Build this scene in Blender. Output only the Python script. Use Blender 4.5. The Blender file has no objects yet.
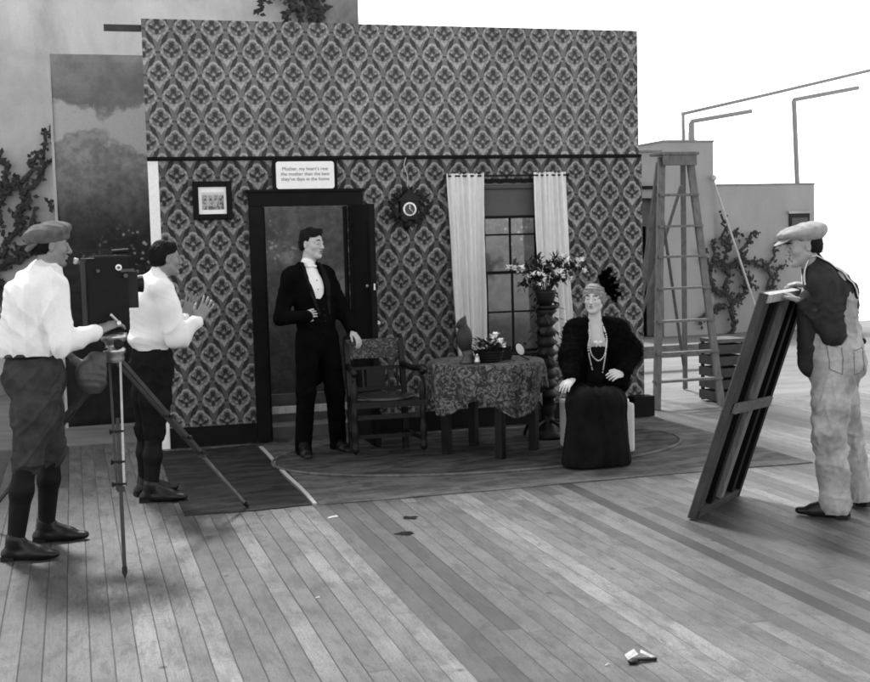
SUN_E, SUN_A, SKY_S, EXPO = 1.25, 8.0, .15, 1.8
import bpy, math, random
import numpy as np
from mathutils import Vector, Matrix
random.seed(7)
rng = np.random.default_rng(7)
R = math.radians
scn = bpy.context.scene
COL = scn.collection

# ------------------------------------------------------------------ node helpers
class NX:
    """tiny expression wrapper over shader math nodes"""
    def __init__(s, nt, sock): s.nt, s.s = nt, sock
    def _op(s, op, *a):
        n = s.nt.nodes.new('ShaderNodeMath'); n.operation = op
        for i, v in enumerate((s,) + a):
            if isinstance(v, NX): s.nt.links.new(v.s, n.inputs[i])
            else: n.inputs[i].default_value = float(v)
        return NX(s.nt, n.outputs[0])
    def __add__(s, o): return s._op('ADD', o)
    __radd__ = __add__
    def __mul__(s, o): return s._op('MULTIPLY', o)
    __rmul__ = __mul__
    def __sub__(s, o): return s._op('SUBTRACT', o)
    def __rsub__(s, o): return (s * -1.0) + o
    def __truediv__(s, o): return s._op('DIVIDE', o)
    def abs(s): return s._op('ABSOLUTE')
    def fr(s): return s._op('FRACT')
    def fl(s): return s._op('FLOOR')
    def sq(s): return s._op('POWER', 2.0) if False else s * s
    def at2(s, o): return s._op('ARCTAN2', o)
    def sqrt(s): return s._op('SQRT')
    def sin(s): return s._op('SINE')
    def lt(s, o): return s._op('LESS_THAN', o)
    def gt(s, o): return s._op('GREATER_THAN', o)
    def mx(s, o): return s._op('MAXIMUM', o)
    def mn(s, o): return s._op('MINIMUM', o)
    def step(s, e0, e1, a=0.0, b=1.0):
        n = s.nt.nodes.new('ShaderNodeMapRange'); n.interpolation_type = 'SMOOTHSTEP'
        s.nt.links.new(s.s, n.inputs[0])
        for i, v in zip((1, 2, 3, 4), (e0, e1, a, b)): n.inputs[i].default_value = v
        return NX(s.nt, n.outputs[0])

def new_mat(name):
    m = bpy.data.materials.new(name); m.use_nodes = True
    nt = m.node_tree; bs = nt.nodes['Principled BSDF']
    return m, nt, bs

def coords(nt, kind='Object'):
    tc = nt.nodes.new('ShaderNodeTexCoord'); sp = nt.nodes.new('ShaderNodeSeparateXYZ')
    nt.links.new(tc.outputs[kind], sp.inputs[0])
    return tc.outputs[kind], NX(nt, sp.outputs[0]), NX(nt, sp.outputs[1]), NX(nt, sp.outputs[2])

def geopos(nt):
    g = nt.nodes.new('ShaderNodeNewGeometry'); sp = nt.nodes.new('ShaderNodeSeparateXYZ')
    nt.links.new(g.outputs['Position'], sp.inputs[0])
    return g.outputs['Position'], NX(nt, sp.outputs[0]), NX(nt, sp.outputs[1]), NX(nt, sp.outputs[2])

def noise(nt, vec, scale, detail=4, rough=.55, sc=None, dist=0.0):
    if sc:
        mp = nt.nodes.new('ShaderNodeMapping'); nt.links.new(vec, mp.inputs[0]); mp.inputs['Scale'].default_value = sc
        vec = mp.outputs[0]
    n = nt.nodes.new('ShaderNodeTexNoise'); nt.links.new(vec, n.inputs['Vector'])
    n.inputs['Scale'].default_value = scale; n.inputs['Detail'].default_value = detail
    n.inputs['Roughness'].default_value = rough; n.inputs['Distortion'].default_value = dist
    return NX(nt, n.outputs[0])

def white(nt, *xs):
    c = nt.nodes.new('ShaderNodeCombineXYZ')
    for i, x in enumerate(xs): nt.links.new(x.s, c.inputs[i])
    w = nt.nodes.new('ShaderNodeTexWhiteNoise'); nt.links.new(c.outputs[0], w.inputs['Vector'])
    return NX(nt, w.outputs['Value'])

def bump(nt, bs, h, strength=.3, dist=.01):
    b = nt.nodes.new('ShaderNodeBump'); nt.links.new(h.s, b.inputs['Height'])
    b.inputs['Strength'].default_value = strength; b.inputs['Distance'].default_value = dist
    nt.links.new(b.outputs[0], bs.inputs['Normal'])

def set_col(nt, bs, v):
    nt.links.new(v.s, bs.inputs['Base Color'])

def M(name, col, rough=.7, var=.25, scale=12, metal=0.0, bmp=.15, sc=None, spec=None):
    """grey material with noise-driven tone variation and a fine bump"""
    m, nt, bs = new_mat(name)
    p, x, y, z = geopos(nt)
    n1 = noise(nt, p, scale, 5, .6, sc); n2 = noise(nt, p, scale * 9, 3, .6, sc)
    v = (n1.step(.25, .75) * (2 * var) + (1 - var)) * (n2 * .3 + .85) * col
    set_col(nt, bs, v)
    bs.inputs['Roughness'].default_value = rough; bs.inputs['Metallic'].default_value = metal
    if spec is not None: bs.inputs['Specular IOR Level'].default_value = spec
    if bmp: bump(nt, bs, n2 + n1 * .8, bmp, .006)
    return m

# ------------------------------------------------------------------ object helpers
def rootloc(o):
    v = Vector((0, 0, 0))
    while o is not None: v = v + o.location; o = o.parent
    return v
def tag(o, label=None, cat=None, group=None, kind=None):
    if label: o['label'] = label
    if cat: o['category'] = cat
    if group: o['group'] = group
    if kind: o['kind'] = kind
    return o
def thing(name, loc, label, cat, group=None):
    o = bpy.data.objects.new(name, None); COL.objects.link(o); o.location = loc
    o.empty_display_size = .1
    return tag(o, label, cat, group)

def link_mesh(name, V, F, mat, parent=None, smooth=True):
    V = np.asarray(V, float)
    off = rootloc(parent) if parent is not None else Vector((0, 0, 0))
    V = V - np.array(off)
    me = bpy.data.meshes.new(name)
    me.from_pydata(V.tolist(), [], [tuple(f) for f in F])
    me.update(); me.validate()
    if smooth: me.polygons.foreach_set('use_smooth', [True] * len(me.polygons))
    me.materials.append(mat)
    o = bpy.data.objects.new(name, me); COL.objects.link(o)
    if parent is not None: o.parent = parent
    return o

class MB:
    def __init__(s): s.V = []; s.F = []
    def add(s, V, F):
        b = len(s.V); s.V += [tuple(v) for v in V]; s.F += [tuple(i + b for i in f) for f in F]; return s
    def box(s, c, d, rz=0, mat=None):
        hx, hy, hz = d[0] / 2, d[1] / 2, d[2] / 2
        V = [Vector((x, y, z)) for x in (-hx, hx) for y in (-hy, hy) for z in (-hz, hz)]
        rot = mat if mat is not None else Matrix.Rotation(rz, 3, 'Z')
        V = [rot @ v + Vector(c) for v in V]
        return s.add(V, [(0, 1, 3, 2), (4, 6, 7, 5), (0, 4, 5, 1), (2, 3, 7, 6), (0, 2, 6, 4), (1, 5, 7, 3)])
    def span(s, a, b): # axis aligned box between two corners
        a, b = Vector(a), Vector(b); return s.box((a + b) / 2, [abs(q) for q in (b - a)])
    def bar(s, a, b, w, t, up=(0, 0, 1)):
        a, b = Vector(a), Vector(b); z = (b - a); L = z.length; z.normalize()
        x = z.cross(Vector(up))
        if x.length < 1e-3: x = Vector((1, 0, 0))
        x.normalize(); y = z.cross(x).normalized()
        return s.box((a + b) / 2, (w, t, L), mat=Matrix((x, y, z)).transposed())
    def tube(s, pts, rad, n=8, caps=True):
        pts = [Vector(p) for p in pts]
        if not hasattr(rad, '__len__'): rad = [rad] * len(pts)
        rings = []; ref = None
        for i, p in enumerate(pts):
            d = (pts[min(i + 1, len(pts) - 1)] - pts[max(i - 1, 0)]).normalized()
            if ref is None:
                ref = d.cross(Vector((0, 0, 1)))
                if ref.length < .1: ref = d.cross(Vector((1, 0, 0)))
            ref = (ref - d * ref.dot(d)).normalized(); q = d.cross(ref)
            rings.append([p + (ref * math.cos(2 * math.pi * k / n) + q * math.sin(2 * math.pi * k / n)) * rad[i] for k in range(n)])
        V = [v for r_ in rings for v in r_]; F = []
        for i in range(len(pts) - 1):
            for k in range(n):
                a = i * n + k; b = i * n + (k + 1) % n; F.append((a, b, b + n, a + n))
        if caps: F.append(tuple(range(n - 1, -1, -1))); F.append(tuple((len(pts) - 1) * n + k for k in range(n)))
        return s.add(V, F)
    def lathe(s, c, prof, n=20, ax=(0, 0, 1)):
        c = Vector(c); ax = Vector(ax).normalized()
        x = ax.cross(Vector((0, 0, 1)))
        if x.length < .1: x = Vector((1, 0, 0))
        x.normalize(); y = ax.cross(x); m_ = len(prof)
        V = [c + ax * h + (x * math.cos(2 * math.pi * k / n) + y * math.sin(2 * math.pi * k / n)) * max(r_, 1e-4) for r_, h in prof for k in range(n)]
        F = [(i * n + k, i * n + (k + 1) % n, (i + 1) * n + (k + 1) % n, (i + 1) * n + k) for i in range(m_ - 1) for k in range(n)]
        F += [tuple(range(n - 1, -1, -1)), tuple((m_ - 1) * n + k for k in range(n))]
        return s.add(V, F)
    def ball(s, c, r, n=10, m=7, rot=None):
        c = Vector(c); r = r if hasattr(r, '__len__') else (r, r, r); V = []; F = []
        for i in range(m + 1):
            t = math.pi * i / m
            for k in range(n):
                a = 2 * math.pi * k / n
                v = Vector((r[0] * math.sin(t) * math.cos(a), r[1] * math.sin(t) * math.sin(a), r[2] * math.cos(t)))
                if rot is not None: v = rot @ v
                V.append(c + v)
        for i in range(m):
            for k in range(n):
                a = i * n + k; b = i * n + (k + 1) % n; F.append((a, a + n, b + n, b))
        return s.add(V, F)
    def leaf(s, c, d, up, L, w):
        c = Vector(c); d = Vector(d).normalized(); x = d.cross(Vector(up))
        if x.length < 1e-3: x = Vector((1, 0, 0))
        x.normalize(); u = x.cross(d)
        V = [c, c + d * L * .45 + x * w + u * L * .08, c + d * L, c + d * L * .45 - x * w + u * L * .08]
        return s.add(V, [(0, 1, 2, 3)])
    def build(s, name, mat, parent=None, smooth=False, bevel=0):
        o = link_mesh(name, s.V, s.F, mat, parent, smooth)
        if bevel:
            b = o.modifiers.new('b', 'BEVEL'); b.width = bevel; b.segments = 2; b.limit_method = 'ANGLE'
        return o
def build_split(mb, name, mat, parent=None, smooth=False, bevel=0):
    """every separate piece of the builder becomes an object of its own"""
    par = list(range(len(mb.V)))
    def find(i):
        while par[i] != i: par[i] = par[par[i]]; i = par[i]
        return i
    for f in mb.F:
        a = find(f[0])
        for q in f[1:]: par[find(q)] = a
    groups = {}
    for f in mb.F: groups.setdefault(find(f[0]), []).append(f)
    for fs in groups.values():
        used = sorted({i for f in fs for i in f}); mp = {v: i for i, v in enumerate(used)}
        p = MB(); p.V = [mb.V[i] for i in used]; p.F = [tuple(mp[i] for i in f) for f in fs]; p.build(name, mat, parent, smooth, bevel)
from mathutils.bvhtree import BVHTree
def surf(objs):
    """returns f(point, direction, offset) -> point on the nearest cloth surface hit"""
    trees = []
    for o in (objs if isinstance(objs, list) else [objs]):
        off = rootloc(o); trees.append(BVHTree.FromPolygons([v.co + off for v in o.data.vertices], [tuple(p.vertices) for p in o.data.polygons]))
    def f(p, d, e=.003):
        p = Vector(tuple(p)); d = Vector(tuple(d)).normalized(); best = None
        for t in trees:
            h = t.ray_cast(p, d, 1.2)
            if h[0] is not None and (best is None or h[3] < best[0]): best = (h[3], h[0] - d * e)
        return best[1] if best else None
    return f
def ribbon(pts, wv, w, th=.003):
    """flat strip through points, wv = across direction(s), w = width(s)"""
    b = MB(); n = len(pts); V = []
    for i, p in enumerate(pts):
        d = (pts[min(i + 1, n - 1)] - pts[max(i - 1, 0)]).normalized(); a = Vector(tuple(wv)); a = (a - d * a.dot(d)).normalized(); q = d.cross(a) * th
        ww = (w[i] if hasattr(w, '__len__') else w) / 2
        V += [p - a * ww - q, p + a * ww - q, p + a * ww + q, p - a * ww + q]
    F = [(i * 4 + k, i * 4 + (k + 1) % 4, (i + 1) * 4 + (k + 1) % 4, (i + 1) * 4 + k) for i in range(n - 1) for k in range(4)]
    F += [(3, 2, 1, 0), tuple((n - 1) * 4 + k for k in range(4))]
    b.add(V, F); return b
def pile(o, name, mat, n, L, w, lay, spread=.35, seed=1):
    """short hairs laid along a direction over the surface of o"""
    me = o.data; m = len(me.vertices); co = np.zeros(m * 3); me.vertices.foreach_get('co', co); co = co.reshape(-1, 3) + np.array(rootloc(o))
    no = np.zeros(m * 3, np.float32); me.vertices.foreach_get('normal', no); no = no.reshape(-1, 3); r_ = np.random.default_rng(seed); b = MB()
    for i in r_.integers(0, m, n):
        nn = no[i]; la = A(lay(co[i])) if callable(lay) else A(lay)
        d = nrm(la - nn * (la @ nn) + nn * .28 + r_.normal(size=3) * spread); x = nrm(np.cross(d, nn) + 1e-4) * w; l_ = L * (.5 + r_.random())
        q = co[i] - nn * .002; k0 = len(b.V); b.V += [tuple(q - x), tuple(q + x), tuple(q + d * l_)]; b.F.append((k0, k0 + 1, k0 + 2))
    return b.build(name, mat, o)
def smooth_path(pts, k=6):
    pts = [Vector(p) for p in pts]; P_ = [pts[0]] + pts + [pts[-1]]; out = []
    for i in range(1, len(P_) - 2):
        for j in range(k):
            t = j / k; a, b, c, d = P_[i - 1:i + 3]
            out.append(.5 * ((2 * b) + (c - a) * t + (2 * a - 5 * b + 4 * c - d) * t * t + (3 * b - a - 3 * c + d) * t ** 3))
    out.append(pts[-1]); return out
def letters(name, txt, loc, size, mat, parent, align='CENTER'):
    cu = bpy.data.curves.new(name, 'FONT'); cu.body = txt; cu.size = size; cu.align_x = align; cu.extrude = .0004
    t = bpy.data.objects.new(name, cu); COL.objects.link(t); t.rotation_euler = (R(90), 0, 0)
    dg = bpy.context.evaluated_depsgraph_get(); me = bpy.data.meshes.new_from_object(t.evaluated_get(dg))
    bpy.data.objects.remove(t); me.transform(Matrix.Rotation(R(90), 4, 'X'))
    me.materials.clear(); me.materials.append(mat)
    o = bpy.data.objects.new(name, me); COL.objects.link(o); o.parent = parent
    o.location = Vector(loc) - rootloc(parent); return o

# ------------------------------------------------------------------ signed-distance modelling of continuous bodies and cloth
def A(v): return np.array(v, float)
def nrm(v): v = A(v); return v / (np.linalg.norm(v) + 1e-9)
class SDF:
    def __init__(s, k=.02): s.P = []; s.k = k
    def cone(s, a, b, ra, rb, n=None, sq=1.0, k=None, sub=False):
        s.P.append(('c', A(a), A(b), ra, rb, None if n is None else nrm(n), sq, s.k if k is None else k, sub)); return s
    def ell(s, c, r, ax=None, k=None, sub=False):
        s.P.append(('e', A(c), A(r), np.eye(3) if ax is None else A(ax), s.k if k is None else k, sub)); return s
    def mesh(s, h):
        lo = []; hi = []
        for p in s.P:
            if p[-1]: continue
            if p[0] == 'c': r = max(p[3], p[4]); lo.append(np.minimum(p[1], p[2]) - r); hi.append(np.maximum(p[1], p[2]) + r)
            else: r = p[2].max(); lo.append(p[1] - r); hi.append(p[1] + r)
        lo = np.min(lo, 0) - 3 * h - .02; hi = np.max(hi, 0) + 3 * h + .02
        N = np.ceil((hi - lo) / h).astype(int) + 1
        D = np.full(N, .2, np.float32)
        for p in s.P:
            k = p[-2]; mg = k + 2 * h + .01
            if p[0] == 'c': r = max(p[3], p[4]); l = np.minimum(p[1], p[2]) - r - mg; u = np.maximum(p[1], p[2]) + r + mg
            else: r = p[2].max(); l = p[1] - r - mg; u = p[1] + r + mg
            i0 = np.clip(((l - lo) / h).astype(int), 0, N); i1 = np.clip(((u - lo) / h).astype(int) + 1, 0, N)
            if (i1 <= i0).any(): continue
            g = np.meshgrid(*[(lo[q] + h * np.arange(i0[q], i1[q])).astype(np.float32) for q in range(3)], indexing='ij')
            X = np.stack(g, -1)
            if p[0] == 'c':
                _, a, b, ra, rb, n, sq, kk, sub = p
                ba = b - a; pa = X - a.astype(np.float32)
                t = np.clip(pa @ ba.astype(np.float32) / (ba @ ba + 1e-9), 0, 1)
                v = pa - t[..., None] * ba.astype(np.float32)
                if n is not None and sq != 1:
                    v = v + n.astype(np.float32) * ((v @ n.astype(np.float32)) * (sq - 1))[..., None]
                d = np.sqrt((v * v).sum(-1)) - (ra + (rb - ra) * t)
            else:
                _, c, rr, ax, kk, sub = p
                v = (X - c.astype(np.float32)) @ ax.T.astype(np.float32)
                q = v / rr.astype(np.float32); k0 = np.sqrt((q * q).sum(-1)); q2 = q / rr.astype(np.float32)
                k1 = np.sqrt((q2 * q2).sum(-1)) + 1e-6; d = k0 * (k0 - 1) / k1
            sl = tuple(slice(i0[q], i1[q]) for q in range(3)); B = D[sl]
            if sub:
                d = -d; hh = np.maximum(kk - np.abs(B - d), 0) / max(kk, 1e-5); D[sl] = np.maximum(B, d) + hh * hh * kk * .25
            else:
                hh = np.maximum(kk - np.abs(B - d), 0) / max(kk, 1e-5); D[sl] = np.minimum(B, d) - hh * hh * kk * .25
        return surface_nets(D, lo, h)
def surface_nets(D, lo, h):
    S = D < 0; n = D.shape
    cnt = np.zeros([q - 1 for q in n], np.int8)
    cor = [(i, j, k) for i in (0, 1) for j in (0, 1) for k in (0, 1)]
    for c in cor: cnt += S[c[0]:n[0] - 1 + c[0], c[1]:n[1] - 1 + c[1], c[2]:n[2] - 1 + c[2]]
    idx = np.argwhere((cnt > 0) & (cnt < 8)); ids = np.full(cnt.shape, -1, np.int64); ids[tuple(idx.T)] = np.arange(len(idx))
    acc = np.zeros((len(idx), 3)); w = np.zeros(len(idx))
    for ci, c in enumerate(cor):
        for ax in range(3):
            if c[ax]: continue
            c2 = list(c); c2[ax] = 1
            a = D[tuple((idx + c).T)]; b = D[tuple((idx + c2).T)]
            m = (a < 0) != (b < 0); t = np.where(m, a / np.where(m, a - b, 1), 0)
            pos = np.array(c, float)[None].repeat(len(idx), 0); pos[:, ax] += t
            acc += pos * m[:, None]; w += m
    V = lo + h * (idx + acc / w[:, None])
    F = []
    for ax in range(3):
        sl0 = [slice(1, q - 1) for q in n]; sl1 = list(sl0); sl0[ax] = slice(0, n[ax] - 1); sl1[ax] = slice(1, n[ax])
        a = S[tuple(sl0)]; b = S[tuple(sl1)]; e = np.argwhere(a != b)
        if not len(e): continue
        sgn = a[tuple(e.T)]
        off = np.ones(3, int); off[ax] = 0; e = e + off
        u, v = [(1, 2), (2, 0), (0, 1)][ax]
        def cid(du, dv):
            q = e.copy(); q[:, u] -= du; q[:, v] -= dv; return ids[tuple(q.T)]
        q = np.stack([cid(1, 1), cid(0, 1), cid(0, 0), cid(1, 0)], 1)
        q[~sgn] = q[~sgn][:, ::-1]; F.append(q)
    return V, np.concatenate(F)
def fold(V, amp, freq, dirs, warp=.35, seed=0):
    """smooth cloth folds: warped directional sines, returned as scalar displacement"""
    r_ = np.random.default_rng(seed); out = np.zeros(len(V))
    W_ = np.stack([np.sin(V @ r_.normal(size=3) * 9 + r_.uniform(0, 6)) + .5 * np.sin(V @ r_.normal(size=3) * 21 + r_.uniform(0, 6)) for _ in range(3)], 1)
    for i, d in enumerate(dirs):
        d = nrm(d); ph = V @ d * freq * (1 + .27 * i) + W_[:, i % 3] * warp * 4 + i
        env = .5 + .5 * np.sin(V @ r_.normal(size=3) * 7 + r_.uniform(0, 6))
        s_ = 1 - np.abs(np.sin(ph)) ** .8; out += (s_ - .4) * env
    return out * amp / len(dirs)
def sdf_obj(name, S, h, mat, parent, folds=None, hem=None, post=None):
    V, F = S.mesh(h)
    if hem is not None:
        keep = hem(V); V2 = V.copy()
        fm = keep[F].all(1); F = F[fm]
        used = np.unique(F); mp = np.full(len(V), -1); mp[used] = np.arange(len(used)); V = V[used]; F = mp[F]
    if folds is not None or post is not None:
        me = bpy.data.meshes.new('t'); me.from_pydata(V.tolist(), [], F.tolist()); me.update()
        nn = np.zeros(len(V) * 3, np.float32); me.vertices.foreach_get('normal', nn); nn = nn.reshape(-1, 3)
        bpy.data.meshes.remove(me)
        if folds is not None:
            for f in folds: V = V + nn * f(V)[:, None]
        if post is not None: V = post(V, nn)
    o = link_mesh(name, V, F, mat, parent, True)
    return o
# ------------------------------------------------------------------ materials (monochrome place: everything is a grey)
m_skin = M('skin', .42, .55, .06, 6, bmp=.05); m_skin2 = M('skin_tanned', .20, .55, .10, 6, bmp=.05)
m_skinp = M('powdered_skin', .50, .6, .04, 6, bmp=.03)
m_shirt = M('white_shirt_cotton', .76, .85, .03, 20, bmp=.12)
m_tweed = M('brown_wool', .042, .9, .3, 14, bmp=.35, spec=.1); m_dwool = M('dark_wool', .010, .9, .3, 14, bmp=.3, spec=.06)
m_black = M('black_dinner_cloth', .0035, .85, .3, 10, bmp=.2, spec=.03)
m_leath = M('polished_leather', .008, .38, .3, 8, bmp=.1, spec=.3); m_bag = M('worn_leather_bag', .05, .5, .4, 12, bmp=.3)
m_hair = M('dark_hair', .005, .6, .4, 60, bmp=.5, spec=.15); m_ghair = M('greying_hair', .22, .6, .3, 60, bmp=.5)
m_cap = M('wool_cap', .10, .95, .25, 30, bmp=.4); m_skin3 = M('weathered_skin', .27, .55, .10, 6, bmp=.05); m_satin = M('satin_facing', .004, .45, .2, 9, bmp=.05, spec=.07); m_gait = M('gaiter_leather', .006, .55, .3, 8, bmp=.15, spec=.12); m_seam = M('overall_seam', .13, .95, .2, 9, bmp=.1)
m_capl = M('light_tweed_cap', .30, .95, .2, 30, bmp=.4)
m_fur = M('black_fur', .0035, .95, .4, 30, bmp=.6, spec=.03); m_velvet = M('black_velvet', .008, .8, .4, 9, bmp=.2, spec=.06)
m_pearl = M('pearl', .75, .3, .05, 20, bmp=0); m_scrap = M('soiled_paper_scrap', .42, .9, .3, 30, bmp=.2); m_white = M('white_cloth', .8, .8, .04, 20, bmp=.1)
m_denim = M('faded_overall_cloth', .30, .95, .38, 6, bmp=.4); m_work = M('dark_work_shirt', .030, .95, .25, 12, bmp=.3, spec=.1)
m_lips = M('dark_lips', .10, .5, .1, 20, bmp=0); m_eye = M('eye_dark', .02, .2, .1, 20, bmp=0)
m_dkwood = M('dark_stained_oak', .007, .4, .35, 9, bmp=.2, sc=(6, 6, .8), spec=.22); m_trim = M('dark_painted_trim', .006, .6, .3, 7, bmp=.15, spec=.1)
m_iron = M('black_iron', .010, .5, .3, 10, bmp=.1, spec=.2); m_metal = M('worn_nickel', .45, .3, .15, 30, metal=.8, bmp=.05)
m_lwood = M('bare_pine', .42, .7, .2, 8, bmp=.2, sc=(5, 5, .6)); m_batten = M('white_primed_batten', .80, .7, .05, 8, bmp=.1)
m_ladder = M('weathered_ladder_wood', .12, .8, .3, 9, bmp=.3, sc=(4, 4, 1)); m_crate = M('crate_boards', .032, .8, .35, 6, bmp=.3)
m_camw = M('camera_box_mahogany', .005, .5, .3, 8, bmp=.1, spec=.15); m_tripw = M('varnished_tripod_wood', .035, .5, .25, 12, bmp=.1, spec=.3); m_tripl = M('pale_tripod_ash', .40, .5, .15, 12, bmp=.1)
m_paper = M('white_paper', .85, .8, .03, 20, bmp=.1); m_ink = M('printed_ink', .05, .8, .1, 20, bmp=0)
m_flower = M('white_petals', .85, .7, .08, 30, bmp=.1); m_leafd = M('dark_leaves', .012, .6, .4, 20, bmp=.1)
m_vleaf = M('creeper_leaves', .020, .7, .4, 14, bmp=.1); m_bark = M('creeper_stem', .045, .9, .3, 20, bmp=.4)
m_canvas = M('raw_canvas', .09, .9, .2, 8, bmp=.3); m_pipe = M('painted_pipe', .22, .5, .1, 6, bmp=0)
m_stool = M('striped_stool_cover', .62, .8, .05, 9, bmp=.2); m_pipew = M('tobacco_pipe_briar', .5, .4, .1, 20, bmp=0)
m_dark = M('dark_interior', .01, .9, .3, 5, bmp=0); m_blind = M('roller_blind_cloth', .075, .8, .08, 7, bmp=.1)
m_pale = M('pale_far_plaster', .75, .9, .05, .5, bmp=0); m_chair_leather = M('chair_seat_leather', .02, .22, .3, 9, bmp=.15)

def mat_wallpaper(name, v0, light, mid, dark):
    m, nt, bs = new_mat(name); p, x, y, z = geopos(nt)
    # hand-hung paper: slight waviness of the print
    wx = noise(nt, p, 38, 2, .5); wz = noise(nt, p, 31, 2, .5, (1.3, 1, 1))
    x = x + (wx - .5) * .014; z = z + (wz - .5) * .014
    U = (x - .735) / .2175; V_ = (z - v0) / .366
    ua = (U + .5).fr() - .5; va = (V_ + .5).fr() - .5
    ub = U.fr() - .5; vb = V_.fr() - .5
    inA = (ua.abs() + va.abs()).lt(.5)
    du = (ua * inA + ub * (1 - inA)) * .2175; dv = (va * inA + vb * (1 - inA)) * .366
    s = ua.abs() + va.abs()
    up = dv.gt(0.0); au = du.abs()
    # spade shaped medallion: round above, pointed below
    ru = (du * du / (.089 ** 2) + (dv - .012) * (dv - .012) / (.078 ** 2)).sqrt()
    rt = au / .074 + (dv - .002).abs() / .110 + dv.gt(0.0) * .6
    top = (du * du / (.040 ** 2) + (dv - .075) * (dv - .075) / (.038 ** 2)).sqrt()
    med = ru.mn(rt).mn(top)
    in_l = med.step(.95, 1.04, 1, 0)
    ins = ((du * du / (.071 ** 2) + (dv - .012) * (dv - .012) / (.061 ** 2)).sqrt()).mn((du * du / (.026 ** 2) + (dv - .068) * (dv - .068) / (.028 ** 2)).sqrt())
    in_i = ins.step(.93, 1.05, 1, 0)
    bud = (du * du / (.021 ** 2) + (dv - .055) * (dv - .055) / (.024 ** 2)).sqrt().step(.85, 1.15, 1, 0)
    # two curled leaves, a calyx and side sprigs
    lx = (au - .040) * .80 + (dv - .012) * .60; lz = (dv - .012) * .80 - (au - .040) * .60
    leafl = (lx * lx / (.031 ** 2) + lz * lz / (.013 ** 2)).sqrt().step(.85, 1.15, 1, 0)
    calyx = (du * du / (.015 ** 2) + (dv + .020) * (dv + .020) / (.026 ** 2)).sqrt().step(.8, 1.15, 1, 0)
    sprig = ((au - .018) * (au - .018) / (.008 ** 2) + (dv - .028) * (dv - .028) / (.012 ** 2)).sqrt().step(.8, 1.15, 1, 0)
    tiny = (du * du + (dv - .012) * (dv - .012)).sqrt().step(.007, .011, 1, 0).mx(((au - .046) * (au - .046) + (dv - .034) * (dv - .034)).sqrt().step(.006, .010, 1, 0)).mx(((au - .026) * (au - .026) + (dv + .022) * (dv + .022)).sqrt().step(.005, .009, 1, 0))
    flower = bud.mx(leafl).mx(calyx).mx(sprig)
    th = (dv - .012).at2(du); bead = (th * 11.0).sin().step(-.1, .3, 0, 1) * ru.step(.80, .86, 0, 1) * ru.step(.93, .99, 1, 0)
    scal = (th * 16.0 + .5).sin().step(-.2, .3, 0, 1) * ru.step(1.05, 1.10, 0, 1) * ru.step(1.16, 1.22, 1, 0)
    # ogee lattice of leaf strokes between the medallions
    lat = (s - .5).abs(); t = (ua.abs() * 2).mn(1.0)
    tq = ((t - .14) / .72).mx(0.0).mn(1.0)
    leafw = ((tq * 3.14159).sin().abs()) * .135
    brk = noise(nt, p, 55, 2, .5)
    lat_in = (lat + (brk - .5) * .09 - leafw).step(-.022, .012, 1, 0) * (1 - in_l) * tq.gt(0.01)
    cross = ((au - .1087) * (au - .1087) + (dv - 0.0) * (dv)).sqrt().step(.012, .018, 1, 0)
    crossl = ((au - .1087) * (au - .1087) + (dv.abs() - .026) * (dv.abs() - .026)).sqrt().step(.006, .010, 1, 0)
    n1 = noise(nt, p, 1.6, 5, .65); n2 = noise(nt, p, 60, 3, .6)
    base = in_l * (light - mid) + mid
    base = base * (1 - in_i) + in_i * (light * .47)
    drk = flower.mx(lat_in).mx(cross).mx(crossl) * (1 - tiny)
    base = base * (1 + tiny * in_i * .9) * (1 - bead * .38) * (1 + scal * .9 * (1 - in_l))
    base = base * (brk * .7 + .65)
    base = base * (1 - drk) + drk * dark
    seam = (((x - .86) / .50).fr() - .5).abs().step(.492, .4985, 1, .86)
    v = base * (n1.step(.25, .75, .78, 1.2)) * (n2 * .3 + .85) * seam
    set_col(nt, bs, v); bs.inputs['Roughness'].default_value = .85; bs.inputs['Specular IOR Level'].default_value = .2
    bump(nt, bs, n2 + n1 * 3, .15, .004)
    return m
m_wpU = mat_wallpaper('damask_wallpaper_upper', 3.385, .33, .150, .050)
m_wpL = mat_wallpaper('damask_wallpaper_lower_shaded', 2.02, .26, .085, .026)  # darker copy of the upper paper, shade of the lower wall in its colour

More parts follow.
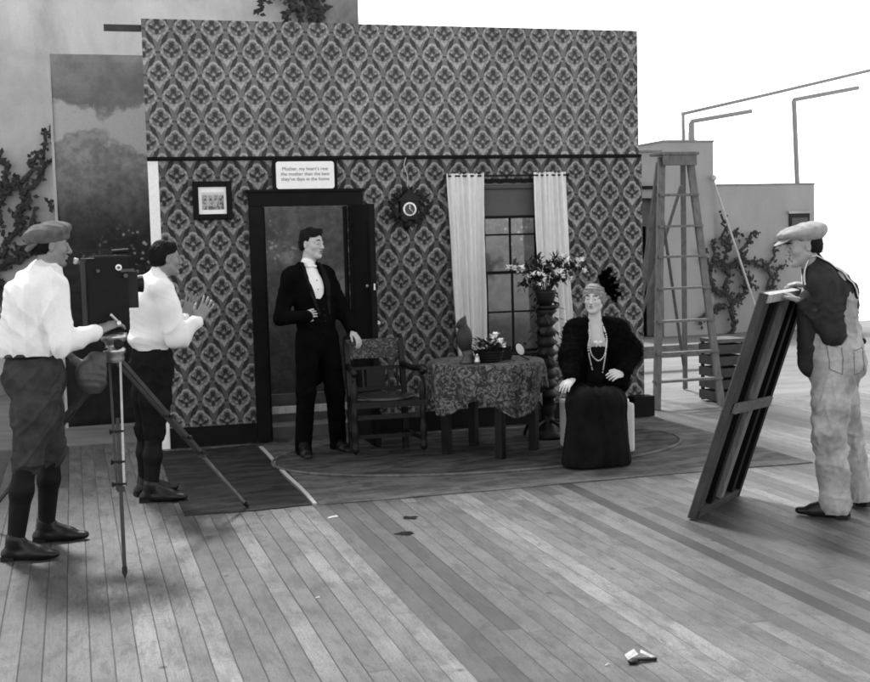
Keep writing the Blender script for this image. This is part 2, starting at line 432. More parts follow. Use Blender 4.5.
def mat_boards():
    m, nt, bs = new_mat('stage_floor_boards'); p, x, y, z = geopos(nt)
    w = .0925; wob = noise(nt, p, .6, 2) * .012; xx = (x + wob) / w; i = xx.fl(); f = xx.fr()
    one = NX(nt, y.s) * 0.0 + 3.0
    off = white(nt, i, one) * 4.0; j = ((y + off) / 5.2).fl()
    r1 = white(nt, i, j); g = white(nt, (i / 3.0).fl(), j * 0.0 + 7.0)
    gap = (f - .5).abs().step(.462, .494, 0, 1)
    butt = (((y + off) / 5.2).fr() - .5).abs().step(.4975, .4995, 0, 1)
    cb = nt.nodes.new('ShaderNodeCombineXYZ')           # every board is cut from a different piece of wood
    for k_, q_ in enumerate((x + r1 * 37.0, y + r1 * 53.0, i * .37)): nt.links.new(q_.s, cb.inputs[k_])
    pb_ = cb.outputs[0]
    grain = noise(nt, pb_, 15, 6, .7, (7, .32, 1), .3); fine = noise(nt, pb_, 60, 4, .75, (4, .3, 1))
    st = noise(nt, pb_, 1.6, 5, .65, (1.5, .8, 1)); st2 = noise(nt, pb_, 6, 5, .75, (2.0, .7, 1), .4)
    wide = noise(nt, p, .7, 3, .5)
    scuff = noise(nt, pb_, 14, 5, .8, (1.5, .5, 1), .8); grit = noise(nt, p, 130, 2, .6)
    v = (r1 * .75 + g * .90 + .15) * (grain * 1.1 + .45) * (fine * .9 + .55)
    v = v * (st.step(.3, .7, .70, 1.22)) * st2.step(.34, .56, .60, 1.08) * wide.step(.3, .7, .85, 1.12)
    v = v * scuff.step(.29, .40, .28, 1.0) * scuff.step(.64, .74, 1.0, 1.4) * grit.step(.33, .45, .35, 1.0) * grit.step(.62, .75, 1.0, 1.35)
    scr = noise(nt, p, 9, 3, .6, (.5, 5, 1), .5).step(.665, .70, 1.0, .55); v = v * scr
    sp = nt.nodes.new('ShaderNodeTexVoronoi'); sp.inputs['Scale'].default_value = 3.2; nt.links.new(p, sp.inputs['Vector'])
    spots = NX(nt, sp.outputs['Distance']).step(.03, .08, .25, 1.0)
    nx_ = ((f - .5).abs() - .28).abs() * w; ny_ = ((y / .61).fr() - .5).abs() * .61
    nail = (nx_ * nx_ + ny_ * ny_).sqrt().step(.0035, .007, .45, 1.0)
    pick = white(nt, (x * 1.5).fl(), (y * 1.3).fl()).step(.55, .6, 0, 1)
    v = v * (spots * pick + (1 - pick))
    v = v * (1 - gap.mx(butt * .5) * (white(nt, i, one + 5.0) * .6 + .28)) * .096 * nail
    set_col(nt, bs, v)
    rg = grain * .25 + .42; nt.links.new(rg.s, bs.inputs['Roughness'])
    bs.inputs['Specular IOR Level'].default_value = .35
    bump(nt, bs, grain * .5 + fine * .3 + r1 * .5 - gap * 1.6, .5, .005)
    return m
m_floor = mat_boards()
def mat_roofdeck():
    m, nt, bs = new_mat('glare_toned_roof_deck'); p, x, y, z = geopos(nt)  # paler than the boards: glare of the far floor put into the colour
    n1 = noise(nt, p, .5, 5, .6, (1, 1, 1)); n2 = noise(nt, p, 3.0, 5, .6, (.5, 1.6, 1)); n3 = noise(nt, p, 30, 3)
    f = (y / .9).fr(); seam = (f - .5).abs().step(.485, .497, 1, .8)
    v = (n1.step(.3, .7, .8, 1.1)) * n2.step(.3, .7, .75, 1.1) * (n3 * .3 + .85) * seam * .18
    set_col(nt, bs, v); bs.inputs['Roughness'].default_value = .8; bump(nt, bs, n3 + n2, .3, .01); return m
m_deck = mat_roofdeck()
def mat_rug(name, col, pat):
    m, nt, bs = new_mat(name); p, x, y, z = geopos(nt)
    n1 = noise(nt, p, 3.5, 5, .6, (1, 2.2, 1), .6); n2 = noise(nt, p, 90, 3); wv = noise(nt, p, 9, 4, .6, (2.5, .5, 1))
    v = (n1.step(.35, .65, 1 - pat, 1 + pat)) * (n2 * .5 + .75) * (wv * .4 + .8) * col
    if pat < .4:
        pl = ((x / .0925).fr() - .5).abs().step(.44, .49, 1, .84)      # boards telegraphing through thin canvas
        v = v * pl
    set_col(nt, bs, v); bs.inputs['Roughness'].default_value = .95; bs.inputs['Specular IOR Level'].default_value = .15
    bump(nt, bs, n2 + n1 * 2 + wv, .4, .004); return m
m_rugd = mat_rug('dark_drugget', .024, .45); m_rugl = mat_rug('grey_ground_cloth', .090, .36); m_ruge = mat_rug('worn_binding', .12, .3)
m_rugc = mat_rug('round_carpet_pile', .055, .5)

def mat_stucco(name, col, sc=.8, lo=.75, hi=1.12):
    m, nt, bs = new_mat(name); p, x, y, z = geopos(nt)
    n1 = noise(nt, p, sc, 6, .62, (1, 1, .7), .4); n2 = noise(nt, p, 40, 4); n3 = noise(nt, p, 3, 5, .6, (1, 1, .35))
    v = n1.step(.3, .7, lo, hi) * n3.step(.3, .75, .9, 1.05) * (n2 * .2 + .9) * col
    set_col(nt, bs, v); bs.inputs['Roughness'].default_value = .92; bump(nt, bs, n2 + n3, .35, .01); return m
m_stA = mat_stucco('weathered_stucco', .50, .9, .66, 1.15); m_stB = mat_stucco('plain_grey_stucco', .31, .6, .9, 1.06); m_stC = mat_stucco('rough_dark_stucco', .20, 3, .6, 1.2)

def mat_backdrop():
    m, nt, bs = new_mat('painted_garden_backdrop'); p, x, y, z = geopos(nt)
    n = noise(nt, p, 3.2, 6, .6, (1, 1, 1.1)); nb = noise(nt, p, 13, 5, .6); nf = noise(nt, p, 40, 3)
    # cloud bank painted along the top, pale band of sky, then tree masses darkening to the ground
    low = n * .55 + nb * .16
    skytop = (z - 2.93 + (x * 5.0).sin() * .06 + low * .9 - .32).step(-.03, .04)            # 1 inside upper cloud
    tree = (z - 2.62 - (x * 6.1 + .6).sin() * .10 - low * .9 + .32).step(-.03, .03, 1, 0)
    lightx = x.step(1.2, 1.8, 1, 8.0)
    grad = z.step(1.7, 2.65, .012, .20) + (z.step(.5, 1.9, .004, .020) * lightx)
    treec = (grad * (n * 1.1 + .45)) * (nb.step(.3, .7, .75, 1.25))
    cloudc = (n.step(.35, .65, .15, .23))
    v = (1 - skytop) * .40 + skytop * cloudc
    v = v * (1 - tree) + tree * treec
    # painted blossom sprays, paler dots in the dark foliage
    vo = nt.nodes.new('ShaderNodeTexVoronoi'); vo.inputs['Scale'].default_value = 20; nt.links.new(p, vo.inputs['Vector'])
    dots = NX(nt, vo.outputs['Distance']).step(.25, .42, 1, 0) * nb.step(.42, .60, 0, 1)
    def blob(cx, cz, rx, rz): return (((x - cx) * (1 / rx)) * ((x - cx) * (1 / rx)) + ((z - cz) * (1 / rz)) * ((z - cz) * (1 / rz)) + n * .8).step(.6, 1.3, 1, 0)
    patch = blob(.52, 1.64, .32, .28).mx(blob(1.93, 1.62, .22, .20)).mx(blob(1.78, 1.88, .10, .08)).mx(blob(4.35, 1.75, .25, .35)).mx(blob(.15, 1.55, .16, .10))
    v = v + dots * patch * .30
    solid = blob(2.0, 1.52, .14, .09).mx(blob(2.5, 1.25, .12, .16)); v = v + solid * nb.step(.3, .6, .05, .16)
    v = v * (nf * .3 + .85)
    set_col(nt, bs, v); bs.inputs['Roughness'].default_value = .9; bs.inputs['Specular IOR Level'].default_value = .15
    bump(nt, bs, nf + n, .2, .005); return m
m_drop = mat_backdrop()
def mat_cloth_print():
    m, nt, bs = new_mat('paisley_tablecloth'); p, x, y, z = geopos(nt)
    n = noise(nt, p, 16, 4, .6, None, 2.2); n2 = noise(nt, p, 45, 3, .6, None, 1.0); k = noise(nt, p, 120, 2)
    v = n.step(.44, .58, .016, .15) * n2.step(.4, .6, .5, 1.3) * (k * .5 + .75)
    topf = z.step(.715, .722, 0, 1)
    v = v * (1 - topf * .0)
    set_col(nt, bs, v); bs.inputs['Roughness'].default_value = .75; bump(nt, bs, n2 + k, .3, .004); return m
m_tcloth = mat_cloth_print()
def mat_carved():
    m, nt, bs = new_mat('carved_chair_back'); p, x, y, z = geopos(nt)
    n = noise(nt, p, 30, 3, .5, None, 2.5).step(.42, .58, 0, 1)
    v = n * .10 + .012; set_col(nt, bs, v); bs.inputs['Roughness'].default_value = .4; bump(nt, bs, n, .8, .01); return m
m_carved = mat_carved()
def mat_glass():
    m, nt, bs = new_mat('window_glass'); nt.nodes.remove(bs); out = nt.nodes['Material Output']
    t = nt.nodes.new('ShaderNodeBsdfTransparent'); g = nt.nodes.new('ShaderNodeBsdfGlossy'); g.inputs['Roughness'].default_value = .08
    g.inputs['Color'].default_value = (.7, .7, .7, 1); mx = nt.nodes.new('ShaderNodeMixShader'); mx.inputs[0].default_value = .05
    nt.links.new(t.outputs[0], mx.inputs[1]); nt.links.new(g.outputs[0], mx.inputs[2]); nt.links.new(mx.outputs[0], out.inputs[0]); return m
m_glass = mat_glass()
def mat_curtain():
    m, nt, bs = new_mat('white_net_curtain'); p, x, y, z = geopos(nt)
    n = noise(nt, p, 24, 4, .6, (1, 1, .6)); v = n.step(.3, .7, .80, .88)
    set_col(nt, bs, v); bs.inputs['Roughness'].default_value = .9; bump(nt, bs, n, .25, .004)
    out = nt.nodes['Material Output']; tl = nt.nodes.new('ShaderNodeBsdfTranslucent'); tl.inputs[0].default_value = (.8, .8, .8, 1)
    mx = nt.nodes.new('ShaderNodeMixShader'); mx.inputs[0].default_value = .12
    nt.links.new(bs.outputs[0], mx.inputs[1]); nt.links.new(tl.outputs[0], mx.inputs[2]); nt.links.new(mx.outputs[0], out.inputs[0]); return m
m_curt = mat_curtain()
def mat_oldphoto():
    m, nt, bs = new_mat('old_group_photograph'); p, x, y, z = geopos(nt)
    n = noise(nt, p, 26, 3, .6, (1.6, 1, 1)); b = z.step(1.975, 1.995, 1, 0) * z.step(1.93, 1.945, 0, 1)
    t = n.step(.35, .6, .05, .35); v = z.step(2.045, 2.075, 0, 1) * .55 + z.step(2.045, 2.075, 1, 0) * t
    set_col(nt, bs, v); bs.inputs['Roughness'].default_value = .4; return m
m_photo = mat_oldphoto()
# ------------------------------------------------------------------ ground, stage floor, roof
def sheet(name, x0, x1, y0, y1, z, mat, kind=True, nx=1, ny=1):
    b = MB(); b.add([(x0, y0, z), (x1, y0, z), (x1, y1, z), (x0, y1, z)], [(0, 1, 2, 3)])
    o = b.build(name, mat); tag(o, kind='structure' if kind else None); return o
m_ground = M('haze_pale_ground', .62, .95, .05, .02, bmp=0)  # pale colour stands for the bright haze over the distance
sheet('ground', -3000, 3000, -800, 6000, -9.0, m_ground)
b = MB(); b.span((-9, -4, -.25), (12.6, 10.7, 0)); tag(b.build('stage_floor', m_floor), kind='structure')
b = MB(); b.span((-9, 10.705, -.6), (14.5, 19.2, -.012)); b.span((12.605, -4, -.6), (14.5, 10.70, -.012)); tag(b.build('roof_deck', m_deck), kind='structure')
b = MB(); b.span((-8.99, -3.99, -8.99), (14.45, 19.15, -.62)); tag(b.build('studio_terrace_base', m_stB), kind='structure')

# floor cloths
def cloth_patch(name, x0, x1, y0, y1, z, th, mat, seed):
    rr = random.Random(seed); nx, ny = 60, 34; V = []; F = []
    for j in range(ny + 1):
        for i in range(nx + 1):
            u, v = i / nx, j / ny
            x = x0 + (x1 - x0) * u + (.006 * math.sin(v * 9 + seed) if i in (0, nx) else 0); y = y0 + (y1 - y0) * v + (.012 * math.sin(u * 7 + seed) + .004 * math.sin(u * 31) if j in (0, ny) else 0)
            V.append((x, y, z + th + .0018 * math.sin(x * 5 + y * 3 + seed) * math.sin(y * 4)))
    for j in range(ny):
        for i in range(nx):
            a = j * (nx + 1) + i; F.append((a, a + 1, a + nx + 2, a + nx + 1))
    rim = [i for i in range(nx + 1)] + [j * (nx + 1) + nx for j in range(1, ny + 1)] + [ny * (nx + 1) + i for i in range(nx - 1, -1, -1)] + [j * (nx + 1) for j in range(ny - 1, 0, -1)]
    b0 = len(V)
    for k in rim: V.append((V[k][0], V[k][1], z + .001))
    n = len(rim)
    for q in range(n): F.append((rim[q], b0 + q, b0 + (q + 1) % n, rim[(q + 1) % n]))
    return link_mesh(name, V, F, mat, None, False)
o = cloth_patch('floor_cloth', .58, 1.372, 7.56, 10.05, .0, .006, m_rugd, 1)
tag(o, 'dark drugget carpet on the boards left of the doorway', 'rug')
o = cloth_patch('floor_cloth', 1.425, 4.98, 7.55, 10.05, .0, .006, m_rugl, 3)
tag(o, 'wide grey ground cloth under the table, armchair and seated woman', 'rug')
b = MB(); pts = [(1.398 + .006 * math.sin(t * 9), 7.58 + t * 2.35, .007) for t in [i / 14 for i in range(15)]]
for a, c in zip(pts[:-1], pts[1:]): b.bar(a, c, .026, .010)
o = b.build('edging_strip', m_lwood); tag(o, 'pale edging strip running between the dark and grey floor cloths', 'carpet strip')
# oval carpet laid over the ground cloth
b = MB(); N = 72; V = [(3.05, 9.25, .017)]; F = []
for k in range(N):
    t = 2 * math.pi * k / N; V.append((3.0 + 1.62 * math.cos(t), 9.02 + .93 * math.sin(t), .017))
F = [(0, 1 + k, 1 + (k + 1) % N) for k in range(N)]
for k in range(N): V.append((V[1 + k][0], V[1 + k][1], .0085)); F.append((1 + k, 1 + N + k, 1 + N + (k + 1) % N, 1 + (k + 1) % N))
b.add(V, F); ov = b.build('oval_carpet', m_rugc); tag(ov, 'dark oval carpet with a pale braided rim beneath the table legs', 'carpet')
b = MB(); b.tube([(3.0 + 1.64 * math.cos(2 * math.pi * k / N), 9.02 + .95 * math.sin(2 * math.pi * k / N), .014) for k in range(N + 1)], .011, 6, False)
b.build('braided_rim', m_ruge, ov)

# ------------------------------------------------------------------ the room flat
YW = 10.2
room = thing('room_flat', (2.8, YW, 0), 'wallpapered stage set wall with damask medallions, door opening and window opening', 'set wall')
b = MB(); x0, x1 = .617, 4.93; V = [];
b.span((x0, 10.18, 2.372), (x1, 10.205, 3.462)); up = b.build('upper_wall_panel', m_wpU, room)
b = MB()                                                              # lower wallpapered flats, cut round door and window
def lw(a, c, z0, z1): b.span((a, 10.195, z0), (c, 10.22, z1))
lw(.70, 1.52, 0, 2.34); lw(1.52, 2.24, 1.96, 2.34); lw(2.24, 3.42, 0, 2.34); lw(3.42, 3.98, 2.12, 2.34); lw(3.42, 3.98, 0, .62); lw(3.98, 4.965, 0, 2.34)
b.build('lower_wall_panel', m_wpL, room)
b = MB(); b.span((.615, 10.180, 2.341), (4.955, 10.21, 2.371)); b.span((.615, 10.168, 2.350), (4.955, 10.1795, 2.363)); b.build('picture_rail', m_trim, room)
b = MB(); b.span((.618, 10.19, 0), (.699, 10.215, 2.338)); b.build('edge_batten', m_batten, room)
b = MB()
for a, c in ((.70, 1.405), (2.46, 4.80)): b.span((a, 10.165, .007), (c, 10.1945, .15)); b.span((a, 10.172, .1505), (c, 10.1945, .168))
b.span((4.80, 10.06, .007), (5.0, 10.1945, .19)); b.build('baseboard', m_trim, room)
b = MB()                                                              # timber framing behind the flats
for x in (.66, 1.3, 2.42, 3.2, 4.2, 4.90): b.span((x - .03, 10.2205, 0.0), (x + .03, 10.262, 3.44))
for z in (.25, 2.36, 3.40): b.span((.63, 10.263, z - .03), (4.92, 10.285, z + .03))
for x in (.9, 2.6, 4.6): b.bar((x, 10.29, 2.5), (x, 11.45, .03), .05, .04)
b.build('wall_framing', m_lwood, room)
b = MB(); b.bar((.33, 10.30, 3.405), (1.3, 10.30, 3.405), .05, .035, up=(0, 1, 0))
tag(b.build('batten', m_tripw), 'dark wooden batten jutting out past the top left corner of the wallpapered wall', 'batten')
# door casing and leaf
dc = MB(); dc.span((1.41, 10.150, 0.007), (1.525, 10.1945, 1.96)); dc.span((1.41, 10.150, 1.961), (2.37, 10.1945, 2.075)); dc.span((2.245, 10.150, .007), (2.37, 10.1945, 1.96))
dc.span((1.395, 10.135, 2.0755), (2.385, 10.1945, 2.098)); dc.span((1.525, 10.1952, .0), (1.545, 10.30, 1.955)); dc.span((2.222, 10.1952, .0), (2.2445, 10.30, 1.955))
dcase = dc.build('door_casing', m_trim, room, bevel=.003)
dl = MB(); dl.span((2.2455, 9.42, .02), (2.289, 10.1495, 1.945))
for z0, z1 in ((.15, .75), (.9, 1.8)):
    for q in ((9.5, 9.53), (10.04, 10.07)): dl.span((2.2405, q[0], z0), (2.2489, q[1], z1)); dl.span((2.2891, q[0], z0), (2.297, q[1], z1))
leaf = dl.build('door', m_trim, room)
b = MB(); b.ball((2.232, 9.50, 1.30), .014); b.ball((2.305, 9.50, 1.0), .025); b.span((2.262, 9.405, 1.27), (2.274, 9.4195, 1.32)); build_split(b, 'handle', m_metal, leaf)
# dim lobby step & back platform seen through the doorway
b = MB(); b.span((1.42, 10.31, 0.0), (2.36, 10.62, .10)); b.span((1.42, 10.625, .0), (2.36, 10.66, .34))
tag(b.build('lobby_step', m_canvas), 'low canvas-covered step standing just behind the doorway', 'step')
# window
win = thing('sash_window', (3.7, 10.24, .6), 'dark sash window with small panes set between the white curtains', 'window')
def sash(xa, xb, z0, z1, y, nx, nz):
    f = MB(); w = .026
    f.span((xa, y, z0), (xa + w, y + .03, z1)); f.span((xb - w, y, z0), (xb, y + .03, z1)); f.span((xa + w, y, z0), (xb - w, y + .03, z0 + w)); f.span((xa + w, y, z1 - w), (xb - w, y + .03, z1))
    for i in range(1, nx):
        x = xa + (xb - xa) * i / nx; f.span((x - .008, y + .004, z0 + w), (x + .008, y + .026, z1 - w))
    for j in nz: f.span((xa + w, y + .006, j - .008), (xb - w, y + .024, j + .008))
    s_ = f.build('sash', m_trim, win)
    g = MB(); g.span((xa + w - .003, y + .012, z0 + w - .003), (xb - w + .003, y + .016, z1 - w + .003)); g.build('pane', m_glass, s_)
sash(3.462, 3.978, 1.335, 2.10, 10.262, 2, [1.68])
sash(3.462, 3.978, .64, 1.36, 10.228, 2, [1.00])
b = MB(); b.span((3.40, 10.165, .595), (4.0, 10.30, .63)); b.span((3.41, 10.17, .632), (3.455, 10.225, 2.13)); b.span((3.985, 10.17, .632), (4.03, 10.225, 2.13)); b.span((3.41, 10.17, 2.1305), (4.03, 10.225, 2.165)); b.build('window_frame', m_trim, win)
b = MB(); b.span((3.464, 10.215, 1.84), (3.98, 10.222, 2.075)); b.tube([(3.458, 10.205, 2.095), (3.982, 10.205, 2.095)], .020, 10)
bl = b.build('roller_blind', m_blind, win); b = MB(); b.span((3.464, 10.208, 1.822), (3.98, 10.214, 1.846)); b.build('blind_lath', m_trim, bl)
b = MB(); b.tube([(3.455, 10.196, 2.118), (3.98, 10.196, 2.118)], .006, 8); b.build('brass_rod', m_metal, win)
# curtains
def curtain(x0, x1, xb0, xb1, z1, z0, seed, label):
    nx, nz = 90, 40; V = []; F = []
    for j in range(nz + 1):
        t = j / nz; z = z1 + (z0 - z1) * t
        a = x0 + (xb0 - x0) * t ** 1.3; c = x1 + (xb1 - x1) * t ** 1.3
        for i in range(nx + 1):
            u = i / nx
            ph = u * 2 * math.pi * 5.2 + seed + .6 * math.sin(t * 2.3 + u * 5 + seed)
            d = .036 * math.sin(ph) * (.55 + .45 * t) + .009 * math.sin(ph * 2.3 + t * 3 + seed) + .006 * math.sin(u * 47 + t * 2)
            V.append((a + (c - a) * u + .008 * math.sin(ph + 1.3) + .006 * math.sin(z * 6 + seed) * (u - .5), 10.125 - d - .02 * t, z + .012 * abs(math.sin(u * 23 + seed)) * (j == 0)))
    for j in range(nz):
        for i in range(nx): q = j * (nx + 1) + i; F.append((q, q + 1, q + nx + 2, q + nx + 1))
    o = link_mesh('curtain', V, F, m_curt, None, True); s = o.modifiers.new('s', 'SOLIDIFY'); s.thickness = .003
    return tag(o, label, 'curtain', 'curtains at the set window')
curtain(3.10, 3.425, 3.15, 3.425, 2.20, .60, 1.0, 'white lace curtain hanging left of the sash window, behind the table')
curtain(3.905, 4.20, 3.945, 4.27, 2.205, .56, 4.0, 'white lace curtain right of the sash window, behind the plant stand')
b = MB(); b.tube([(3.08, 10.13, 2.19), (4.23, 10.13, 2.19)], .008, 8)
for x in (3.09, 4.22): b.ball((x, 10.13, 2.19), .017); b.bar((x, 10.13, 2.19), (x, 10.165, 2.19), .012, .012)
tag(b.build('curtain_rod', m_iron), 'thin dark rod carrying both white curtains over the window', 'curtain rod')
# framed group photograph
fr = thing('framed_photograph', (1.12, 10.19, 1.865), 'small black-framed group photograph on the wallpaper left of the door', 'picture')
b = MB(); a0, a1, z0, z1, w = .962, 1.277, 1.862, 2.172, .045
b.span((a0, 10.16, z0), (a0 + w, 10.194, z1)); b.span((a1 - w, 10.16, z0), (a1, 10.194, z1)); b.span((a0 + w, 10.16, z0), (a1 - w, 10.194, z0 + w)); b.span((a0 + w, 10.16, z1 - w), (a1 - w, 10.194, z1)); b.build('frame', m_trim, fr, bevel=.006)
b = MB(); b.span((a0 + w, 10.182, z0 + w), (a1 - w, 10.19, z1 - w)); b.build('mount', m_paper, fr)
b = MB(); b.span((1.035, 10.178, 1.943), (1.212, 10.1815, 2.085)); pc = b.build('print', m_photo, fr)
ppl = MB()                                                            # rows of sitters in the little group picture
for row, (zz, n_) in enumerate(((2.03, 7), (1.995, 8), (1.965, 7))):
    for i in range(n_):
        xx = 1.05 + (i + .5) * .15 / n_ + random.uniform(-.003, .003); ppl.ball((xx, 10.1775, zz + .012), (.005, .0015, .007), 8, 5); 
build_split(ppl, 'sitter', m_skin, pc)
# motto sign
sg = thing('motto_sign', (1.88, 10.19, 2.07), 'white three-line printed motto in a dark frame above the door', 'sign')
b = MB(); a0, a1, z0, z1, w = 1.612, 2.155, 2.072, 2.345, .028
b.span((a0, 10.140, z0), (a0 + w, 10.162, z1)); b.span((a1 - w, 10.140, z0), (a1, 10.162, z1)); b.span((a0 + w, 10.140, z0), (a1 - w, 10.162, z0 + w)); b.span((a0 + w, 10.140, z1 - .018), (a1 - w, 10.162, z1)); b.build('frame', m_trim, sg, bevel=.004)
b = MB(); pts = []
cx_, cz_, hw, hh, rc = 1.885, 2.213, .243, .112, .022
for sx, sz, t0 in ((1, 1, 0), (-1, 1, 90), (-1, -1, 180), (1, -1, 270)):
    for q in range(5):
        t = R(t0 + q * 22.5); pts.append((cx_ + sx * (hw - rc) + rc * math.cos(t), cz_ + sz * (hh - rc) + rc * math.sin(t)))
V = [(x, 10.1395, z) for x, z in pts] + [(x, 10.161, z) for x, z in pts]; n = len(pts)
b.add(V, [tuple(range(n)), tuple(range(2 * n - 1, n - 1, -1))] + [(i, (i + 1) % n, (i + 1) % n + n, i + n) for i in range(n)]); b.build('card', m_paper, sg)
for k, t in enumerate(('Mother, my heart’s rest', 'the mother than the best', 'they’ve days in the home')):
    letters('motto_line', t, (1.885, 10.1385, 2.252 - k * .042), .040, m_ink, sg)
# cuckoo clock
ck = thing('cuckoo_clock', (2.76, 10.19, 1.8), 'small dark carved wall clock with a round pale dial right of the door', 'clock')
b = MB(); b.span((2.685, 10.10, 1.83), (2.835, 10.19, 1.99))
V = [(2.655, 10.085, 1.985), (2.865, 10.085, 1.985), (2.76, 10.085, 2.085), (2.655, 10.19, 1.985), (2.865, 10.19, 1.985), (2.76, 10.19, 2.085)]
b.add(V, [(0, 1, 2), (5, 4, 3), (0, 3, 4, 1), (1, 4, 5, 2), (2, 5, 3, 0)]); case = b.build('case', m_iron, ck)
b = MB(); b.lathe((2.76, 10.099, 1.915), [(.058, 0), (.058, .006), (.044, .007), (.044, 0)], 28, (0, -1, 0)); b.build('dial_ring', m_metal, ck)
b = MB(); b.lathe((2.76, 10.099, 1.915), [(.001, .0), (.040, .0), (.040, .004), (.001, .004)], 24, (0, -1, 0)); dl_ = b.build('dial', m_blind, ck)
b = MB()
for a in (0, 2.3): b.bar((2.76, 10.09, 1.915), (2.76 + .036 * math.sin(a), 10.09, 1.915 + .036 * math.cos(a)), .006, .003)
for k in range(12): a = k * math.pi / 6; b.bar((2.76 + .048 * math.sin(a), 10.0915, 1.915 + .048 * math.cos(a)), (2.76 + .056 * math.sin(a), 10.0915, 1.915 + .056 * math.cos(a)), .005, .002)
build_split(b, 'dial_mark', m_paper, dl_)
b = MB(); rr = random.Random(5)
for k in range(120):
    a = rr.uniform(0, 6.28); r0 = rr.uniform(.09, .15)
    c = (2.76 + r0 * 1.05 * math.cos(a), 10.12 + rr.uniform(-.02, .03), 1.93 + r0 * .95 * math.sin(a))
    b.leaf(c, (math.cos(a + rr.uniform(-1, 1)), rr.uniform(-.5, .1), math.sin(a + rr.uniform(-1, 1))), (0, -1, 0), .05, .017)
b.build('carved_leaves', m_iron, ck)
b = MB(); b.tube([(2.74, 10.15, 1.83), (2.74, 10.15, 1.78)], .006, 6); b.lathe((2.745, 10.15, 1.735), [(.001, 0), (.018, .01), (.018, .04), (.004, .055)], 10); b.span((2.70, 10.11, 1.805), (2.82, 10.18, 1.8295)); b.build('pendulum', m_trim, ck)
b = MB(); b.tube(smooth_path([(2.755, 10.16, 2.35), (2.735, 10.15, 2.28), (2.765, 10.16, 2.2), (2.76, 10.17, 2.07)]), .004, 6); b.build('hanging_cord', m_tripl, ck)

# ------------------------------------------------------------------ painted backdrop and buildings
bd = thing('garden_backdrop', (2.3, 11.8, 0), 'tall painted canvas backdrop of clouds and dark garden trees behind the set', 'backdrop')
nx, nz = 60, 40; V = []; F = []
for j in range(nz + 1):
    for i in range(nx + 1):
        u, v = i / nx, j / nz; x = -.105 + 4.85 * u; z = .01 + 3.405 * v
        V.append((x, 11.8 + .010 * math.sin(x * 4 + z) + .006 * math.sin(z * 5 + x), z))
for j in range(nz):
    for i in range(nx): q = j * (nx + 1) + i; F.append((q, q + 1, q + nx + 2, q + nx + 1))
o = link_mesh('painted_canvas', V, F, m_drop, bd, True); o.modifiers.new('s', 'SOLIDIFY').thickness = .006
b = MB(); b.span((-.13, 11.80, 0), (-.1065, 11.86, 3.43))
for x in (.5, 1.8, 3.2, 4.6): b.span((x, 11.83, 0), (x + .05, 11.87, 3.38)); b.bar((x + .02, 11.88, 2.6), (x + .02, 12.9, .02), .05, .05)
b.span((-.08, 11.872, 3.2), (4.7, 11.90, 3.26)); b.build('canvas_frame', m_lwood, bd)

bA = thing('stucco_building', (-1, 15, 0), 'big pale weathered stucco wall rising behind the left side of the set', 'building')
b = MB(); b.span((-14, 15.0, -.01), (2.99, 19.0, 9.0)); b.build('wall', m_stA, bA)
b = MB(); b.span((2.991, 14.93, -.01), (3.50, 19.0, 9.0)); b.build('corner_pier', m_stC, bA)
b = MB(); b.span((-13.9, 14.96, -.011), (2.98, 14.998, .22)); b.build('plinth', m_stC, bA)

bB = thing('rooftop_hut', (10, 18, 0), 'low flat-roofed grey rooftop building with a taller middle block, behind the ladder', 'building')
b = MB(); b.span((8.3, 18.06, 2.22), (9.125, 21, 2.955)); b.span((8.3, 18.06, -.01), (8.78, 21, 2.2199)); b.span((9.10, 18.10, -.01), (9.125, 21, 2.2199)); b.build('left_wall', m_stB, bB)
b = MB(); b.span((9.128, 18.0, -.01), (10.04, 21, 3.11)); b.build('tower_wall', m_stB, bB)
b = MB(); b.span((10.043, 18.05, -.01), (11.95, 21, 2.41)); b.build('right_wall', m_stB, bB)
b = MB(); b.span((8.29, 17.98, 2.37), (9.127, 18.0595, 2.42)); b.span((8.29, 18.0, 2.21), (9.127, 18.0595, 2.225)); b.build('ledge', m_trim, bB)
b = MB(); b.span((8.28, 18.03, 2.956), (9.126, 21.02, 2.985)); b.span((9.115, 17.985, 3.111), (10.055, 21.02, 3.14)); b.span((10.056, 18.035, 2.411), (11.965, 21.02, 2.435)); b.build('coping', m_stC, bB)
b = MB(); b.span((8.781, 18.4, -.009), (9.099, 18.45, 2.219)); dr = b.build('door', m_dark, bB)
b = MB(); b.span((8.785, 18.20, 1.78), (9.098, 18.22, 2.215)); b.span((8.93, 18.205, 0), (9.098, 18.235, 1.78)); b.build('door_panel', m_canvas, dr)
b = MB(); b.span((11.46, 18.02, 1.50), (11.84, 18.049, 1.93)); wf = b.build('window', m_iron, bB)
b = MB(); b.span((11.50, 18.012, 1.72), (11.80, 18.019, 1.86)); b.span((11.50, 18.012, 1.54), (11.80, 18.019, 1.69)); b.build('pane', m_blind, wf)
b = MB(); b.span((11.43, 17.99, 1.931), (11.87, 18.0485, 1.97)); b.build('sill', m_stA, wf)
